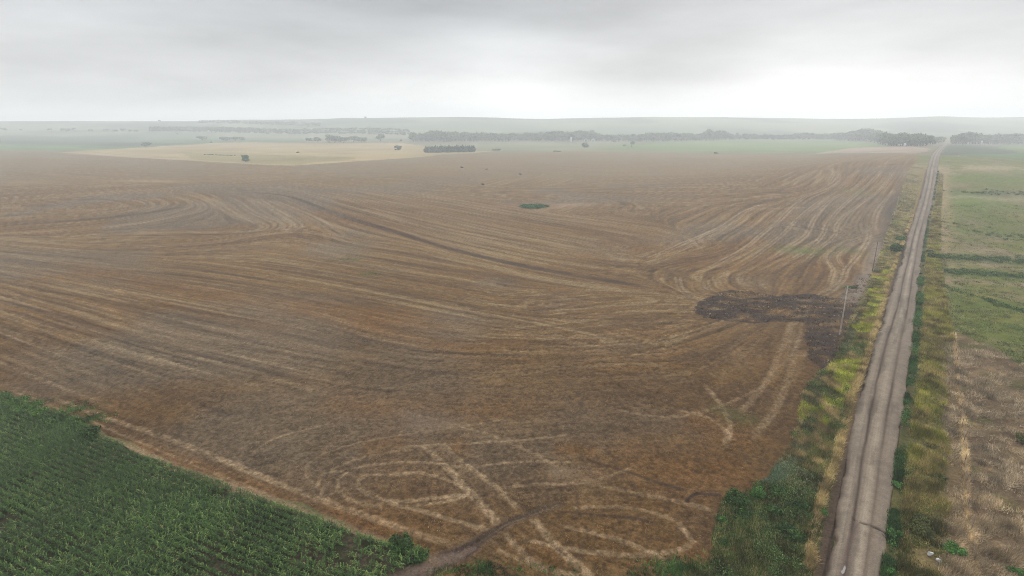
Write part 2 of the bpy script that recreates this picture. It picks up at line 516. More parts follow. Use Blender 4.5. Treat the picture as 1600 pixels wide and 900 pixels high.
RUST = [([(60, 405), (175, 430), (350, 460), (480, 475), (600, 495), (800, 525)], 5, .8), ([(430, 475), (560, 505), (700, 545), (820, 548)], 4, .7),
        ([(0, 415), (150, 450), (330, 490), (520, 530)], 3, .4), ([(930, 372), (1020, 388), (1110, 400)], 12, .7), ([(880, 356), (960, 352), (1060, 372)], 9, .5),
        ([(960, 440), (1060, 458)], 5, .5), ([(1060, 420), (1150, 385), (1200, 372)], 6, .7), ([(1150, 430), (1230, 392)], 5, .8), ([(1270, 430), (1310, 400)], 5, .7),
        ([(430, 315), (520, 340), (640, 370), (760, 402)], 4, .6), ([(480, 620), (620, 640), (800, 640), (900, 630)], 4, .6),
        ([(160, 680), (300, 730), (450, 780), (620, 840), (700, 866)], 1.6, .9), ([(940, 690), (1000, 730), (1150, 740), (1190, 720)], 5, .7),
        ([(1060, 650), (1190, 690)], 4, .5), ([(860, 700), (940, 705)], 1.8, .9), ([(560, 700), (640, 690)], 2.5, .6), ([(780, 860), (900, 890)], 2.5, .5),
        ([(1060, 870), (1110, 870)], 2, .6), ([(700, 700), (730, 690)], 2, .6), ([(500, 780), (600, 820)], 1.5, .6)]

# ------------------------------------------------------------------ terrain grid
rows = [34.0]
while rows[-1] < 3600:
    y_ = rows[-1]
    step = min(y_ * y_ / (46 * 566.0) * .72, 4.0 if y_ < 1500 else 22.0)
    rows.append(y_ + max(step, .05))
rows = np.array(rows)
cols = np.linspace(-1.42, 1.42, 1340)
NR, NC = len(rows), len(cols)
T_, Y_ = np.meshgrid(cols, rows)
gx, gy = (T_ * Y_).ravel(), Y_.ravel()
gz = height(gx, gy)
wob = .9
px, py = proj(gx + (fbm(gx, gy, 3.0, 21, 3) - .5) * wob * 1.6, gy + (fbm(gx, gy, 3.0, 31, 3) - .5) * wob * 1.6, gz)
n1 = fbm(gx, gy, 40, 1, 4)
n2 = fbm(gx, gy, 9, 2, 4)
n3 = fbm(gx, gy, 1.8, 3, 3)
n4 = vnoise(gx, gy, .45, 4)
big = fbm(gx, gy, 120, 6, 3)

in_field = inside(px, py, FIELD)
in_corn = inside(px, py, CORN)
region = np.zeros(len(gx), np.int8)              # 0 ground
region[gy > 560] = 3
region[in_field] = 1
fence_x = np.interp(gy, *W_FENCE[np.argsort(W_FENCE[:, 1])].T[::-1])
road_l = np.interp(gy, *W_ROAD_L[np.argsort(W_ROAD_L[:, 1])].T[::-1])
road_r = np.interp(gy, *W_ROAD_R[np.argsort(W_ROAD_R[:, 1])].T[::-1])
right_of_fence = (gx > fence_x) & (gy < 560)
region[right_of_fence & ~in_field] = 2
region[gy > 1300] = 4

# ---- flow of the harvest passes
samp, sdir = [], []
for pl in [t[0] for t in TRACKS if t[1] < 4] + FLOWS * 2:
    w = smooth_line(line(pl))
    mid = (w[1:] + w[:-1]) / 2; d = np.diff(w, axis=0); ang = np.arctan2(d[:, 1], d[:, 0])
    samp.append(mid); sdir.append(ang)
samp = np.concatenate(samp); sdir = np.concatenate(sdir)
su, sv = samp[:, 0] / samp[:, 1] * 1.2, np.log(samp[:, 1]) * 1.1
cu, cv = np.linspace(-1.42, 1.42, 110), np.linspace(math.log(34), math.log(1000), 110)
CU, CV = np.meshgrid(cu * 1.2, cv * 1.1)
d2 = (CU.ravel()[:, None] - su) ** 2 + (CV.ravel()[:, None] - sv) ** 2
wgt = 1 / (d2 + .0012) ** 2
c2 = (wgt @ np.cos(2 * sdir) / wgt.sum(1)).reshape(CU.shape)
s2 = (wgt @ np.sin(2 * sdir) / wgt.sum(1)).reshape(CU.shape)


def bilerp(grid, u, v):
    fu = np.clip((u - cu[0]) / (cu[1] - cu[0]), 0, len(cu) - 1.001); fv = np.clip((v - cv[0]) / (cv[1] - cv[0]), 0, len(cv) - 1.001)
    a, b = fu.astype(int), fv.astype(int); fu = fu - a; fv = fv - b
    return (grid[b, a] * (1 - fu) + grid[b, a + 1] * fu) * (1 - fv) + (grid[b + 1, a] * (1 - fu) + grid[b + 1, a + 1] * fu) * fv


fi = np.nonzero(in_field)[0]
fx, fy = gx[fi], gy[fi]
fu_, fv_ = fx / fy, np.log(fy)
th = .5 * np.arctan2(bilerp(s2, fu_, fv_), bilerp(c2, fu_, fv_))
dx, dy = np.cos(th), np.sin(th)


def theta_at(x, y):
    u, v = x / np.maximum(y, 20), np.log(np.maximum(y, 20))
    return .5 * np.arctan2(bilerp(s2, u, v), bilerp(c2, u, v))


hs = np.clip(fy * .06, 3, 14)
dth = theta_at(fx + dx * hs, fy + dy * hs) - theta_at(fx - dx * hs, fy - dy * hs)
dth = (dth + math.pi / 2) % math.pi - math.pi / 2
curv = np.clip(dth / (2 * hs), -.05, .05)


def streak(cell, length, seed, n=24):
    acc = np.zeros(len(fi), np.float32); wt = 0
    for k in np.linspace(-1, 1, n):
        w = 1 - .6 * abs(k); wt += w
        q = k * length
        bend = np.clip(curv * q * q / 2, -abs(q) * .8, abs(q) * .8)
        acc += w * vnoise(fx + dx * q - dy * bend, fy + dy * q + dx * bend, cell, seed)
    acc /= wt
    return np.clip((acc - acc.mean()) / (acc.std() + 1e-6), -2.5, 2.5)


S1 = streak(6.0, 70, 41)
S2 = streak(1.9, 42, 42, 40)
S3 = streak(.75, 24, 43, 48)
S4 = streak(.45, 2.0, 44, 8)

# ---- colours
col = np.zeros((len(gx), 3), np.float32)
# general ground / verge: mixed olive and straw
col[:] = C(104, 100, 66)
col = mixc(col, C(140, 122, 88), sstep(.42, .62, n2) * .8)
col = mixc(col, C(78, 84, 46), sstep(.50, .68, n1) * .7)

# stubble field
f = np.empty((len(fi), 3), np.float32)
f[:] = C(123, 95, 60)
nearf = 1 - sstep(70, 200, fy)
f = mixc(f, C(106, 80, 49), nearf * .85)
head = 1 - sstep(78, 104, fy + (fbm(fx, fy, 30, 18, 2) - .5) * 14)   # headland where machines turned
kill = 1 - .35 * (1 - sstep(90, 150, fy)) - .6 * head
rust = sstep(.5, 1.8, S1 + (big[fi] - .5) * 5) * .6 * kill
rust = np.maximum(rust, sstep(.46, .60, fbm(fx * .5, fy, 13, 15, 4) + S2 * .02) * nearf * .75)
f = mixc(f, C(112, 83, 51), rust)
f = mixc(f, C(144, 125, 93), sstep(.1, 2.1, S2 + .35 * S1 + .4 * S3) * .64 * (.12 + .88 * np.maximum(kill, .05)))
f = mixc(f, C(86, 68, 48), sstep(.2, 2.2, -S2 - .3 * S1 - S3 * .5) * .6 * (.2 + .8 * np.maximum(kill, .05)))
f = mixc(f, C(86, 66, 46), sstep(.48, .64, fbm(fx * .6, fy, 7, 16, 4)) * nearf * .5)
f = mixc(f, C(114, 102, 86), sstep(.50, .66, fbm(fx, fy, 55, 14, 3)) * .55)
col[fi] = f * (1.0 - .12 * head)[:, None]
head_all = np.zeros(len(gx)); head_all[fi] = head
pr = random.Random(5)
for k_f, pl in enumerate(FLOWS[:14]):
    base_l = smooth_line(line(pl))
    tg = np.gradient(base_l, axis=0); tg /= np.hypot(*tg.T)[:, None]
    nm = np.stack([-tg[:, 1], tg[:, 0]], 1)
    md = base_l[:, 1].mean()
    pitch = 4.6 if md < 220 else 8.5
    for o_ in range(-5, 6):
        wl = base_l + nm * (o_ * pitch + pr.uniform(-.6, .6))
        if wl[:, 1].min() < 36: continue
        for t_ in (-.85, .85):
            w_ = pr.uniform(.3, .55) * (1 if md < 220 else 2.2)
            idx, d, run = seg_dist(gx, gy, wl + nm * t_, w_ * 2.2)
            m = np.exp(-(d / w_) ** 2) * sstep(0, .15, run) * sstep(0, .15, 1 - run) * in_field[idx]
            m *= np.clip(2.2 * (fbm(gx[idx], gy[idx], 22, 300 + k_f * 13 + o_, 2) - .28), 0, 1) * (.6 + .8 * n4[idx])
            st = pr.uniform(.15, .5)
            col[idx] = mixc(col[idx], C(156, 134, 104) if pr.random() < .72 else C(72, 56, 42), np.clip(m * st * (1 - .8 * head_all[idx]), 0, .7))
for pl, w, a in RUST:
    wl = smooth_line(line(pl))
    idx, d, run = seg_dist(gx, gy, wl, w * 2)
    m = np.exp(-(d / w) ** 2) * a * sstep(0, .15, run) * sstep(0, .15, 1 - run) * (.35 + 1.1 * n2[idx]) * in_field[idx]
    col[idx] = mixc(col[idx], C(116, 83, 48), np.clip(m * .8, 0, 1))
for pl, w, a in TRACKS:
    wl = smooth_line(line(pl))
    if pl[0][0] < 700 and wl[:, 1].mean() > 170: w *= 1.75
    if a > 0 and wl[:, 1].mean() < 110: w *= .85
    idx, d, run = seg_dist(gx, gy, wl, w * 2.5)
    if a > 0 and wl[:, 1].mean() > 120:
        d = np.abs(d - w * .5) * 1.55
    m = np.exp(-(d / (w * .52 * (.8 + .4 * n3[idx]))) ** 5) * np.clip((.65 + .6 * n2[idx]), 0, 1.2) * (.7 + .6 * n4[idx])
    m *= sstep(0, .06, run) * sstep(0, .06, 1 - run) * in_field[idx]
    if a > 0:
        tone = C(168, 148, 120) if wl[:, 1].mean() > 120 else C(158, 134, 104)
        col[idx] = mixc(col[idx], tone, np.clip(m * a * (.88 if wl[:, 1].mean() < 110 else .7), 0, .8))
    else:
        col[idx] = mixc(col[idx], C(62, 50, 43), np.clip(-m * a, 0, .9))
col[fi] *= (1 + (.13 * S3 + .08 * S4) * (.45 + .55 * kill) + ((n4[fi] - .5) * .7 + (n3[fi] - .5) * .22) * (1 - sstep(80, 300, fy)))[:, None]
# faint drill rows close by
col[fi] *= (1 + .05 * np.sin((fx * -dy + fy * dx) * 2 * math.pi / .76) * (1 - sstep(60, 130, fy)))[:, None]
# far part of the field is paler and greyer straw
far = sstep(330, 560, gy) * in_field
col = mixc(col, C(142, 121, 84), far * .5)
# pale patch of bare ground, green regrowth
for cxp, cyp, rx, ry, c, a in [(880, 738, 2.2, 1.1, C(150, 132, 108), .55), (905, 742, 3, 1.6, C(140, 112, 86), .4), (660, 655, 5, 3, C(118, 104, 92), .5),
                               (1250, 391, 8, 6, C(100, 112, 62), .75), (1330, 392, 5, 6, C(104, 104, 66), .6), (1160, 655, 3, 2, C(86, 84, 48), .6), (1130, 640, 2, 1.6, C(80, 84, 48), .5),
                               (550, 405, 4, 3, C(80, 92, 52), .5), (578, 428, 3, 3, C(80, 92, 52), .5), (1340, 300, 9, 12, C(112, 112, 74), .5),
                               (835, 322, 26, 9, C(150, 116, 92), .6), (890, 320, 14, 7, C(165, 145, 120), .5), (225, 283, 30, 8, C(176, 152, 112), .7),
                               (30, 285, 30, 18, C(160, 138, 104), .5), (680, 278, 22, 10, C(112, 100, 92), .5), (1380, 360, 6, 5, C(150, 134, 112), .5), (1240, 470, 9, 4, C(140, 122, 98), .5)]:
    q = at(cxp, cyp)
    dd = ((gx - q[0]) / rx) ** 2 + ((gy - q[1]) / ry) ** 2
    near_i = np.nonzero(dd < 6)[0]
    col[near_i] = mixc(col[near_i], c, np.exp(-dd[near_i]) * a * np.clip(.2 + 1.5 * n3[near_i], 0, 1.1))
# dark ploughed patch
w_dark = inside(px + (n3 - .5) * 16, py + (n2 - .5) * 16, DARK) & (gy < 260)
dk = w_dark * np.clip(.78 + 4.2 * (fbm(gx * .45, gy, 2.2, 17, 4) - .46) + 1.4 * (n2 - .5), .04, 1)
col = mixc(col, C(66, 54, 48), dk * .95)
# dark litter strip between the field and the left verge, further up
idx, d, run = seg_dist(gx, gy, line([(1364, 440), (1378, 400), (1386, 372), (1396, 335), (1406, 305), (1414, 285)]), 9)
col[idx] = mixc(col[idx], C(92, 80, 70), np.exp(-(d / 3.2) ** 2) * np.clip(.1 + 1.3 * n2[idx], 0, 1))
idx, d, run = seg_dist(gx, gy, line([(1330, 470), (1350, 440), (1366, 410), (1374, 380)]), 9)
col[idx] = mixc(col[idx], C(150, 134, 118), np.exp(-(d / 2.2) ** 2) * np.clip(-.4 + 2.2 * n3[idx], 0, .8))

# gully and mud fan at the corner of the corn
idx, d, run = seg_dist(gx, gy, line([(872, 786), (832, 801), (800, 813), (768, 832), (738, 852), (716, 862)]), 4)
col[idx] = mixc(col[idx], C(146, 124, 100), np.exp(-(d / (.35 + .4 * run)) ** 2) * .6)
gm = np.exp(-((d - .12 - .25 * n3[idx]) / (.22 + .2 * run)) ** 2) * np.clip(.3 + n3[idx], 0, 1)
col[idx] = mixc(col[idx], C(58, 47, 42), gm * .9)
gz[idx] -= .25 * np.exp(-(d / .45) ** 2)
idx, d, run = seg_dist(gx, gy, line([(738, 856), (706, 872), (664, 886), (610, 903), (560, 925)]), 6)
mw = .75 + 1.5 * run
mm = np.exp(-(d / mw) ** 4)
col[idx] = mixc(col[idx], C(110, 93, 82), np.clip(mm * (.75 + .4 * n2[idx]), 0, 1))
col[idx] = mixc(col[idx], C(72, 58, 52), np.exp(-((d - mw * .85) / .25) ** 2) * sstep(.4, .6, n3[idx]) * .8)
col[idx] *= (1 + (n3[idx] - .5) * .5 * mm)[:, None]
# pale margin between stubble and corn
idx, d, run = seg_dist(gx, gy, line([(150, 682), (300, 738), (480, 800), (560, 832), (640, 860), (676, 876)]), 3)
col[idx] = mixc(col[idx], C(150, 126, 100), np.exp(-(d / .6) ** 2) * .75 * (.5 + .7 * n3[idx]) * (gy[idx] < 90))
# soil below the corn
ci = np.nonzero(in_corn)[0]
col[ci] = mixc(np.repeat(C(74, 66, 50)[None], len(ci), 0), C(52, 56, 34), sstep(.4, .6, n3[ci])) * (.6 + .8 * n4[ci])[:, None]

# left verge zones
verge_l = (~in_field) & (~in_corn) & (gx < road_l + .5) & (gx > road_l - 30) & (gy < 560)
vi = np.nonzero(verge_l)[0]
vc = np.empty((len(vi), 3), np.float32); vc[:] = C(104, 98, 58)
vc = mixc(vc, C(116, 110, 40), sstep(.45, .6, n1[vi]) * .8)
vc = mixc(vc, C(136, 118, 80), sstep(.5, .66, n2[vi]) * .7)
vc = mixc(vc, C(52, 62, 36), (1 - sstep(62, 72, gy[vi])) * .85)
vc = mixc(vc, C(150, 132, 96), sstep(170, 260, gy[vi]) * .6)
vc = mixc(vc, C(84, 84, 56), sstep(.46, .6, fbm(gx[vi], gy[vi] * .4, 6, 91, 3)) * sstep(120, 200, gy[vi]) * .75)
vc *= (.75 + .5 * n3[vi])[:, None]
col[vi] = vc
idx, d, run = seg_dist(gx, gy, W_ROAD_L, 5)
out = gx[idx] < road_l[idx] + .3
col[idx] = mixc(col[idx], C(84, 68, 58), out * np.exp(-(d / 1.5) ** 4) * .9)
idx, d, run = seg_dist(gx, gy, W_TAN, 3)
col[idx] = mixc(col[idx], C(150, 126, 80), np.exp(-(d / .6) ** 2) * .9)

# right verge
verge_r = (gx > road_r - .5) & (gx < fence_x) & (gy < 560)
vi = np.nonzero(verge_r)[0]
vc = np.empty((len(vi), 3), np.float32); vc[:] = C(98, 92, 56)
vc = mixc(vc, C(90, 92, 36), sstep(.44, .6, n1[vi]) * .8)
vc = mixc(vc, C(138, 118, 82), sstep(.47, .62, n2[vi]) * .7)
lat = (gx[vi] - road_r[vi]) / np.maximum(fence_x[vi] - road_r[vi], 1)
vc = mixc(vc, C(112, 92, 68), sstep(.62, .82, lat) * (1 - sstep(88, 100, gy[vi])) * .85)
vc = mixc(vc, C(48, 60, 34), np.exp(-((gx[vi] - road_r[vi] - .6) / .8) ** 2) * .75 * np.clip(2.5 * n2[vi] - .5, 0, 1))
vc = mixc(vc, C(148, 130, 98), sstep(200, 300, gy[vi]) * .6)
vc = mixc(vc, C(96, 88, 64), sstep(.46, .6, fbm(gx[vi], gy[vi] * .4, 6, 92, 3)) * sstep(120, 200, gy[vi]) * .7)
vc *= (.75 + .5 * n3[vi])[:, None]
col[vi] = vc

# pasture right of the fence
pi_ = np.nonzero(region == 2)[0]
ppx, ppy = px[pi_], py[pi_]
pa, pb = n2[pi_], n1[pi_]
pc = np.empty((len(pi_), 3), np.float32); pc[:] = C(116, 114, 58)
pc = mixc(pc, C(92, 106, 44), sstep(.42, .6, pa) * .8)
pc = mixc(pc, C(132, 118, 88), sstep(.48, .64, fbm(gx[pi_], gy[pi_], 14, 51, 4)) * .75)
pc = mixc(pc, C(100, 108, 40), sstep(.54, .7, fbm(gx[pi_], gy[pi_], 10, 52, 3)) * .6)
pc = mixc(pc, C(104, 118, 52), sstep(.45, .6, fbm(gx[pi_], gy[pi_], 35, 53, 3)) * sstep(190, 300, gy[pi_]) * .8)
q0 = line([(1478, 505), (1530, 545), (1600, 590), (1760, 660)])
straw = 1 - sstep(-14, 14, gy[pi_] - np.interp(gx[pi_], q0[:, 0], q0[:, 1]) + (pb - .5) * 40 + (pa - .5) * 26)
sc_ = np.empty_like(pc); sc_[:] = C(110, 94, 74)
sc_ = mixc(sc_, C(100, 80, 60), sstep(.4, .62, fbm(gx[pi_] * .6, gy[pi_] * 1.3, 1.3, 54, 4)) * .85)
sc_ = mixc(sc_, C(150, 126, 92), sstep(.5, .65, fbm(gx[pi_] * .6, gy[pi_] * 1.3, 1.7, 55, 4)) * .5)
sc_ = mixc(sc_, C(84, 86, 44), sstep(.53, .64, fbm(gx[pi_], gy[pi_], 8, 56, 3)) * .7)
pc = pc * (1 - straw[:, None]) + sc_ * straw[:, None]


def band(pts, w, c, a, nn, lo=.3, hi=.55):
    wl = line(pts)
    yy = np.interp(gx[pi_], wl[:, 0], wl[:, 1])
    m = np.exp(-((gy[pi_] - yy) / w) ** 2) * a * sstep(lo, hi, nn)
    return mixc(pc, c, m)


pc = band([(1470, 388), (1530, 392), (1620, 396)], 7, C(150, 130, 102), .8, pa)
pc = band([(1470, 402), (1540, 405), (1620, 412)], 5, C(58, 78, 42), .95, pa, .1, .35)
pc = band([(1470, 413), (1540, 414), (1620, 424)], 4, C(150, 130, 100), .7, pa)
pc = band([(1470, 424), (1540, 428), (1620, 436)], 4.5, C(56, 80, 40), .95, pa, .1, .35)
pc = band([(1470, 440), (1540, 441), (1620, 448)], 3, C(150, 128, 98), .8, pa)
pc = band([(1470, 262), (1540, 263), (1620, 264)], 22, C(172, 154, 126), .75, pa)
pc = band([(1470, 298), (1540, 302), (1620, 304)], 9, C(70, 92, 62), .6, pa)
pc = band([(1520, 309), (1570, 311), (1620, 312)], 6, C(160, 150, 120), .6, pa)
strip = np.exp(-((gx[pi_] - fence_x[pi_]) / 5.0) ** 2) * sstep(150, 220, gy[pi_])
pc = mixc(pc, C(160, 138, 104), strip * np.clip(.2 + 1.2 * pa, 0, 1))
pc *= (1 + (n3[pi_] - .5) * .6 + (n4[pi_] - .5) * .3)[:, None]
col[pi_] = pc

# far farmland
fa = np.nonzero(((gy > 540) | (region == 3)) & ~in_field)[0]
fx_, fy_, fpx, fpy = gx[fa], gy[fa], px[fa], py[fa]
fpx = fpx + (fbm(fx_, fy_, 70, 63, 4) - .5) * 60; fpy = fpy + (fbm(fx_, fy_, 70, 64, 4) - .5) * 3.0
fc = np.empty((len(fa), 3), np.float32); fc[:] = C(120, 112, 84)


def patch(poly, c, a=1.0):
    global fc
    m = inside(fpx, fpy, poly) * a
    fc = mixc(fc, c, m.astype(float))


patch([(-900, 212), (300, 207), (620, 207), (620, 212), (300, 213), (0, 216)], C(150, 158, 84))
patch([(-900, 204), (160, 207), (160, 209.5), (-900, 208)], C(196, 184, 128))
patch([(-900, 209), (0, 208), (180, 210), (300, 214), (480, 213), (480, 222), (300, 224), (225, 231), (150, 233), (0, 226), (-900, 226)], C(80, 106, 58))
patch([(-900, 217), (0, 219), (200, 222), (300, 223), (225, 229), (0, 224), (-900, 224)], C(66, 74, 56))
patch([(-900, 224), (0, 225), (110, 229), (160, 233), (60, 235), (-900, 234)], C(102, 126, 70))
patch([(190, 232), (330, 224), (520, 223), (640, 224), (680, 232), (760, 237), (640, 247), (455, 260), (300, 252), (200, 246), (100, 239)], C(166, 146, 104))
patch([(270, 238), (360, 237), (400, 240), (560, 246), (470, 257), (400, 255), (300, 249)], C(136, 126, 80), .7)
patch([(-60, 238), (110, 240), (200, 243), (440, 257), (440, 258.3), (200, 246), (100, 241), (-60, 240)], C(164, 146, 114))
patch([(640, 224), (700, 224), (860, 221), (1000, 222), (1000, 237), (820, 238), (700, 232)], C(122, 124, 88))
patch([(920, 234), (960, 230), (1010, 222), (1120, 218), (1310, 219), (1360, 223), (1388, 228), (1330, 232), (1290, 238), (1100, 238)], C(106, 124, 62))
patch([(1280, 240), (1330, 231), (1390, 229), (1450, 229), (1450, 240), (1380, 240)], C(156, 138, 118))
patch([(480, 205), (640, 205), (640, 222), (480, 222)], C(128, 128, 84), .5)
patch([(1484, 226), (1560, 227), (1590, 231), (1590, 242), (1470, 243)], C(80, 88, 66))
patch([(1556, 226), (1800, 226), (1800, 238), (1590, 239)], C(98, 116, 52))
patch([(1500, 241), (1800, 240), (1800, 256), (1520, 254)], C(88, 112, 66))
patch([(1476, 244), (1500, 243), (1512, 262), (1470, 264)], C(175, 150, 118))
fc *= 1.08 * (1 + (fbm(fx_, fy_, 60, 61, 4) - .5) * .5 + (fbm(fx_ * .3, fy_, 25, 62, 3) - .5) * .35)[:, None]
hillm = sstep(1250, 1500, fy_)
hc = np.empty_like(fc); hc[:] = C(104, 114, 92, 1.7)
hc = mixc(hc, C(128, 128, 104, 1.7), sstep(.45, .6, fbm(fx_, fy_, 300, 71, 4)) * .8)
hc = mixc(hc, C(72, 86, 70, 1.8), sstep(.50, .60, fbm(fx_, fy_, 240, 72, 5)) * .8)
fc = fc * (1 - hillm[:, None]) + hc * hillm[:, None]
col[fa] = fc
# hedge-dark field edge lines
for pts, w, a in [([(60, 235), (140, 237), (220, 243), (300, 248)], 1.6, .6), ([(440, 258), (480, 258.6), (560, 252), (640, 247), (740, 240), (820, 237.5)], 1.6, .75),
                  ([(960, 237.5), (1080, 240), (1200, 240.5), (1340, 242)], 2, .5), ([(1290, 240), (1360, 240), (1440, 237)], 3, .6)]:
    idx, d, run = seg_dist(gx, gy, line(pts), 12)
    col[idx] = mixc(col[idx], C(70, 66, 50), np.exp(-(d / w) ** 2) * a * np.clip(-.1 + 2 * n2[idx], 0, 1))
col = np.clip(col, .004, .9)

# small relief: clods, verge humps
rel = (n3 - .5) * .22 + (n4 - .5) * .10
rel[ci] *= .5
rel[w_dark] *= 2.8
gz = gz + rel * (1 - sstep(250, 600, gy))
road_mask = (gx > road_l) & (gx < road_r) & (gy < 1000)
gz[road_mask] -= .45

V = np.stack([gx, gy, gz], 1)
ii = np.arange((NR - 1) * (NC - 1))
r_, c_ = ii // (NC - 1), ii % (NC - 1)
q = np.stack([r_ * NC + c_, r_ * NC + c_ + 1, (r_ + 1) * NC + c_ + 1, (r_ + 1) * NC + c_], 1)
freg = region[q[:, 0]]
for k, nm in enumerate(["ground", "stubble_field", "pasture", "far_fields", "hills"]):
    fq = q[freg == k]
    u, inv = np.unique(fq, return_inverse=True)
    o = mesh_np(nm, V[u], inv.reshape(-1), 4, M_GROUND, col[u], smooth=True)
    tag(o, kind="structure")
# wide coarse sheet under everything, for what lies beyond the detailed ground
ex, ey = np.meshgrid(np.linspace(-7000, 7000, 141), np.concatenate([np.linspace(-1200, 0, 13), np.linspace(60, 3600, 60)]))
exf, eyf = ex.ravel(), ey.ravel()
ez = height(exf, np.maximum(eyf, 0)) - 3.0 - .004 * np.hypot(exf, eyf) * (np.hypot(exf, eyf) < 3000)
n_ = 141; m_ = ex.shape[0]
ii = np.arange((m_ - 1) * (n_ - 1)); r_, c_ = ii // (n_ - 1), ii % (n_ - 1)
q = np.stack([r_ * n_ + c_, r_ * n_ + c_ + 1, (r_ + 1) * n_ + c_ + 1, (r_ + 1) * n_ + c_], 1)
cc = np.empty((len(exf), 3), np.float32); cc[:] = C(118, 108, 78)
tag(mesh_np("terrain", np.stack([exf, eyf, ez], 1), q, 4, M_GROUND, cc, True), kind="structure")

# ------------------------------------------------------------------ dirt road
ys = [36.0]
while ys[-1] < 1000:
    ys.append(ys[-1] + min(max(.12, ys[-1] ** 2 / 26000 * .7), 6))
ys = np.array(ys)
L0 = np.interp(ys, *W_ROAD_L[np.argsort(W_ROAD_L[:, 1])].T[::-1]); R0 = np.interp(ys, *W_ROAD_R[np.argsort(W_ROAD_R[:, 1])].T[::-1])
_e = np.linspace(0, 1, 3)
us = np.linspace(-.07, 1.07, 90)
U, YS = np.meshgrid(us, ys)
X = L0[:, None] + (R0 - L0)[:, None] * U
# ragged edges
X += ((fbm(YS, YS * 0 + 3, 5, 81, 5, .7) - .5) * 2.0 * np.exp(-(U / .12) ** 2) + (fbm(YS, YS * 0 + 9, 5, 82, 5, .7) - .5) * 1.7 * np.exp(-((1 - U) / .12) ** 2))
rx, ry, ru = X.ravel(), YS.ravel(), U.ravel()
m2, m3 = fbm(rx, ry, 6, 83, 3), fbm(rx, ry, .7, 84, 3)
ln = fbm(ru * 60, ry * .03, 2.0, 85, 3)
wobl = (fbm(ry, ry * 0, 60, 86, 2) - .5) * .16 + (fbm(ry, ry * 0, 5, 89, 3) - .5) * .035
rc = np.empty((len(rx), 3), np.float32); rc[:] = C(138, 122, 106)
rc = mixc(rc, C(162, 148, 130), np.exp(-((ru - .17 - wobl) / .09) ** 2) * .8)
rc = mixc(rc, C(176, 161, 141), np.exp(-((ru - .53 - wobl) / .09) ** 2) * .9)
rc = mixc(rc, C(154, 140, 124), np.exp(-((ru - .86 - wobl) / .09) ** 2) * .6)
rut1 = np.exp(-((ru - .345 - wobl * 1.2) / (.016 + .03 * m2)) ** 2) * np.clip(.45 + 1.1 * (m3 * .5 + m2 * .5), 0, 1)
rut2 = np.exp(-((ru - .70 - wobl * .8) / (.016 + .036 * m2)) ** 2) * np.clip(-.05 + 1.5 * fbm(ry, ru * 6, 16, 87, 3), 0, 1)
rc = mixc(rc, C(78, 64, 56), np.clip(rut1 * .9 + rut2 * .85, 0, .92))
mudl = sstep(.48, .62, fbm(rx * 1.2, ry * .28, 5, 88, 4))
rc = mixc(rc, C(108, 95, 83), mudl * .25)
rc = mixc(rc, C(88, 72, 62), np.clip(1 - ru / (.05 + .10 * m2), 0, 1) * .85)
rc = mixc(rc, C(100, 86, 74), np.clip((ru - .96) / .08, 0, 1) * .8)
rc *= .81 * np.clip(1.06 - .3 * sstep(.55, .72, fbm(ru * 6, ry * .16, 1.0, 90, 4)), .5, 1.1)[:, None] * (1 + (ln - .5) * .32 + (m3 - .5) * .4)[:, None]
rz = height(rx, ry) + .10 - .16 * (np.abs(ru - .5) * 2) ** 4 - .07 * rut1 - .06 * rut2 + (m3 - .5) * .03
rz = np.where((ru < 0) | (ru > 1), rz - .35, rz)
# washed-out crack across the road
crk = smooth_line(line([(1331, 808), (1336, 815), (1345, 818), (1358, 821), (1370, 826), (1384, 833)]))
idx, d, run = seg_dist(rx, ry, crk, 2)
km = np.exp(-(d / (.05 + .10 * run + .05 * np.sin(run * 19))) ** 2) * np.clip(.5 + run, 0, 1)
rc[idx] = mixc(rc[idx], C(52, 40, 33), np.clip(km * 1.1, 0, .95)); rz[idx] -= .18 * km
idx, d, run = seg_dist(rx, ry, line([(1338, 820), (1330, 845), (1322, 868), (1316, 900), (1310, 930)]), 3)
km = np.exp(-(d / (.35 + .2 * run)) ** 2) * .7
rc[idx] = mixc(rc[idx], C(104, 88, 80), km); rz[idx] -= .05 * km
nn, mm_ = len(us), len(ys)
ii = np.arange((mm_ - 1) * (nn - 1)); r_, c_ = ii // (nn - 1), ii % (nn - 1)
q = np.stack([r_ * nn + c_, r_ * nn + c_ + 1, (r_ + 1) * nn + c_ + 1, (r_ + 1) * nn + c_], 1)
tag(mesh_np("dirt_road", np.stack([rx, ry, rz], 1), q, 4, M_ROAD, np.clip(rc, .01, .8), True), kind="structure")

# puddle lying in the left rut
mw = bpy.data.materials.new("puddle_water"); mw.use_nodes = True
pw = mw.node_tree.nodes["Principled BSDF"]
pw.inputs["Base Color"].default_value = (.09, .08, .07, 1); pw.inputs["Roughness"].default_value = .3; pw.inputs["Specular IOR Level"].default_value = .22
pc_ = at(1317, 889)
ang = np.linspace(0, 2 * math.pi, 40, endpoint=False)
rr = 1 + .10 * np.sin(3 * ang + 1) + .07 * np.sin(5 * ang)
pv = np.stack([pc_[0] + .26 * rr * np.cos(ang) + .42 * np.sin(ang), pc_[1] + .75 * rr * np.sin(ang), np.full(40, pc_[2] + .055)], 1)
tag(mesh_np("puddle", pv, np.arange(40), 40, mw), kind="structure")

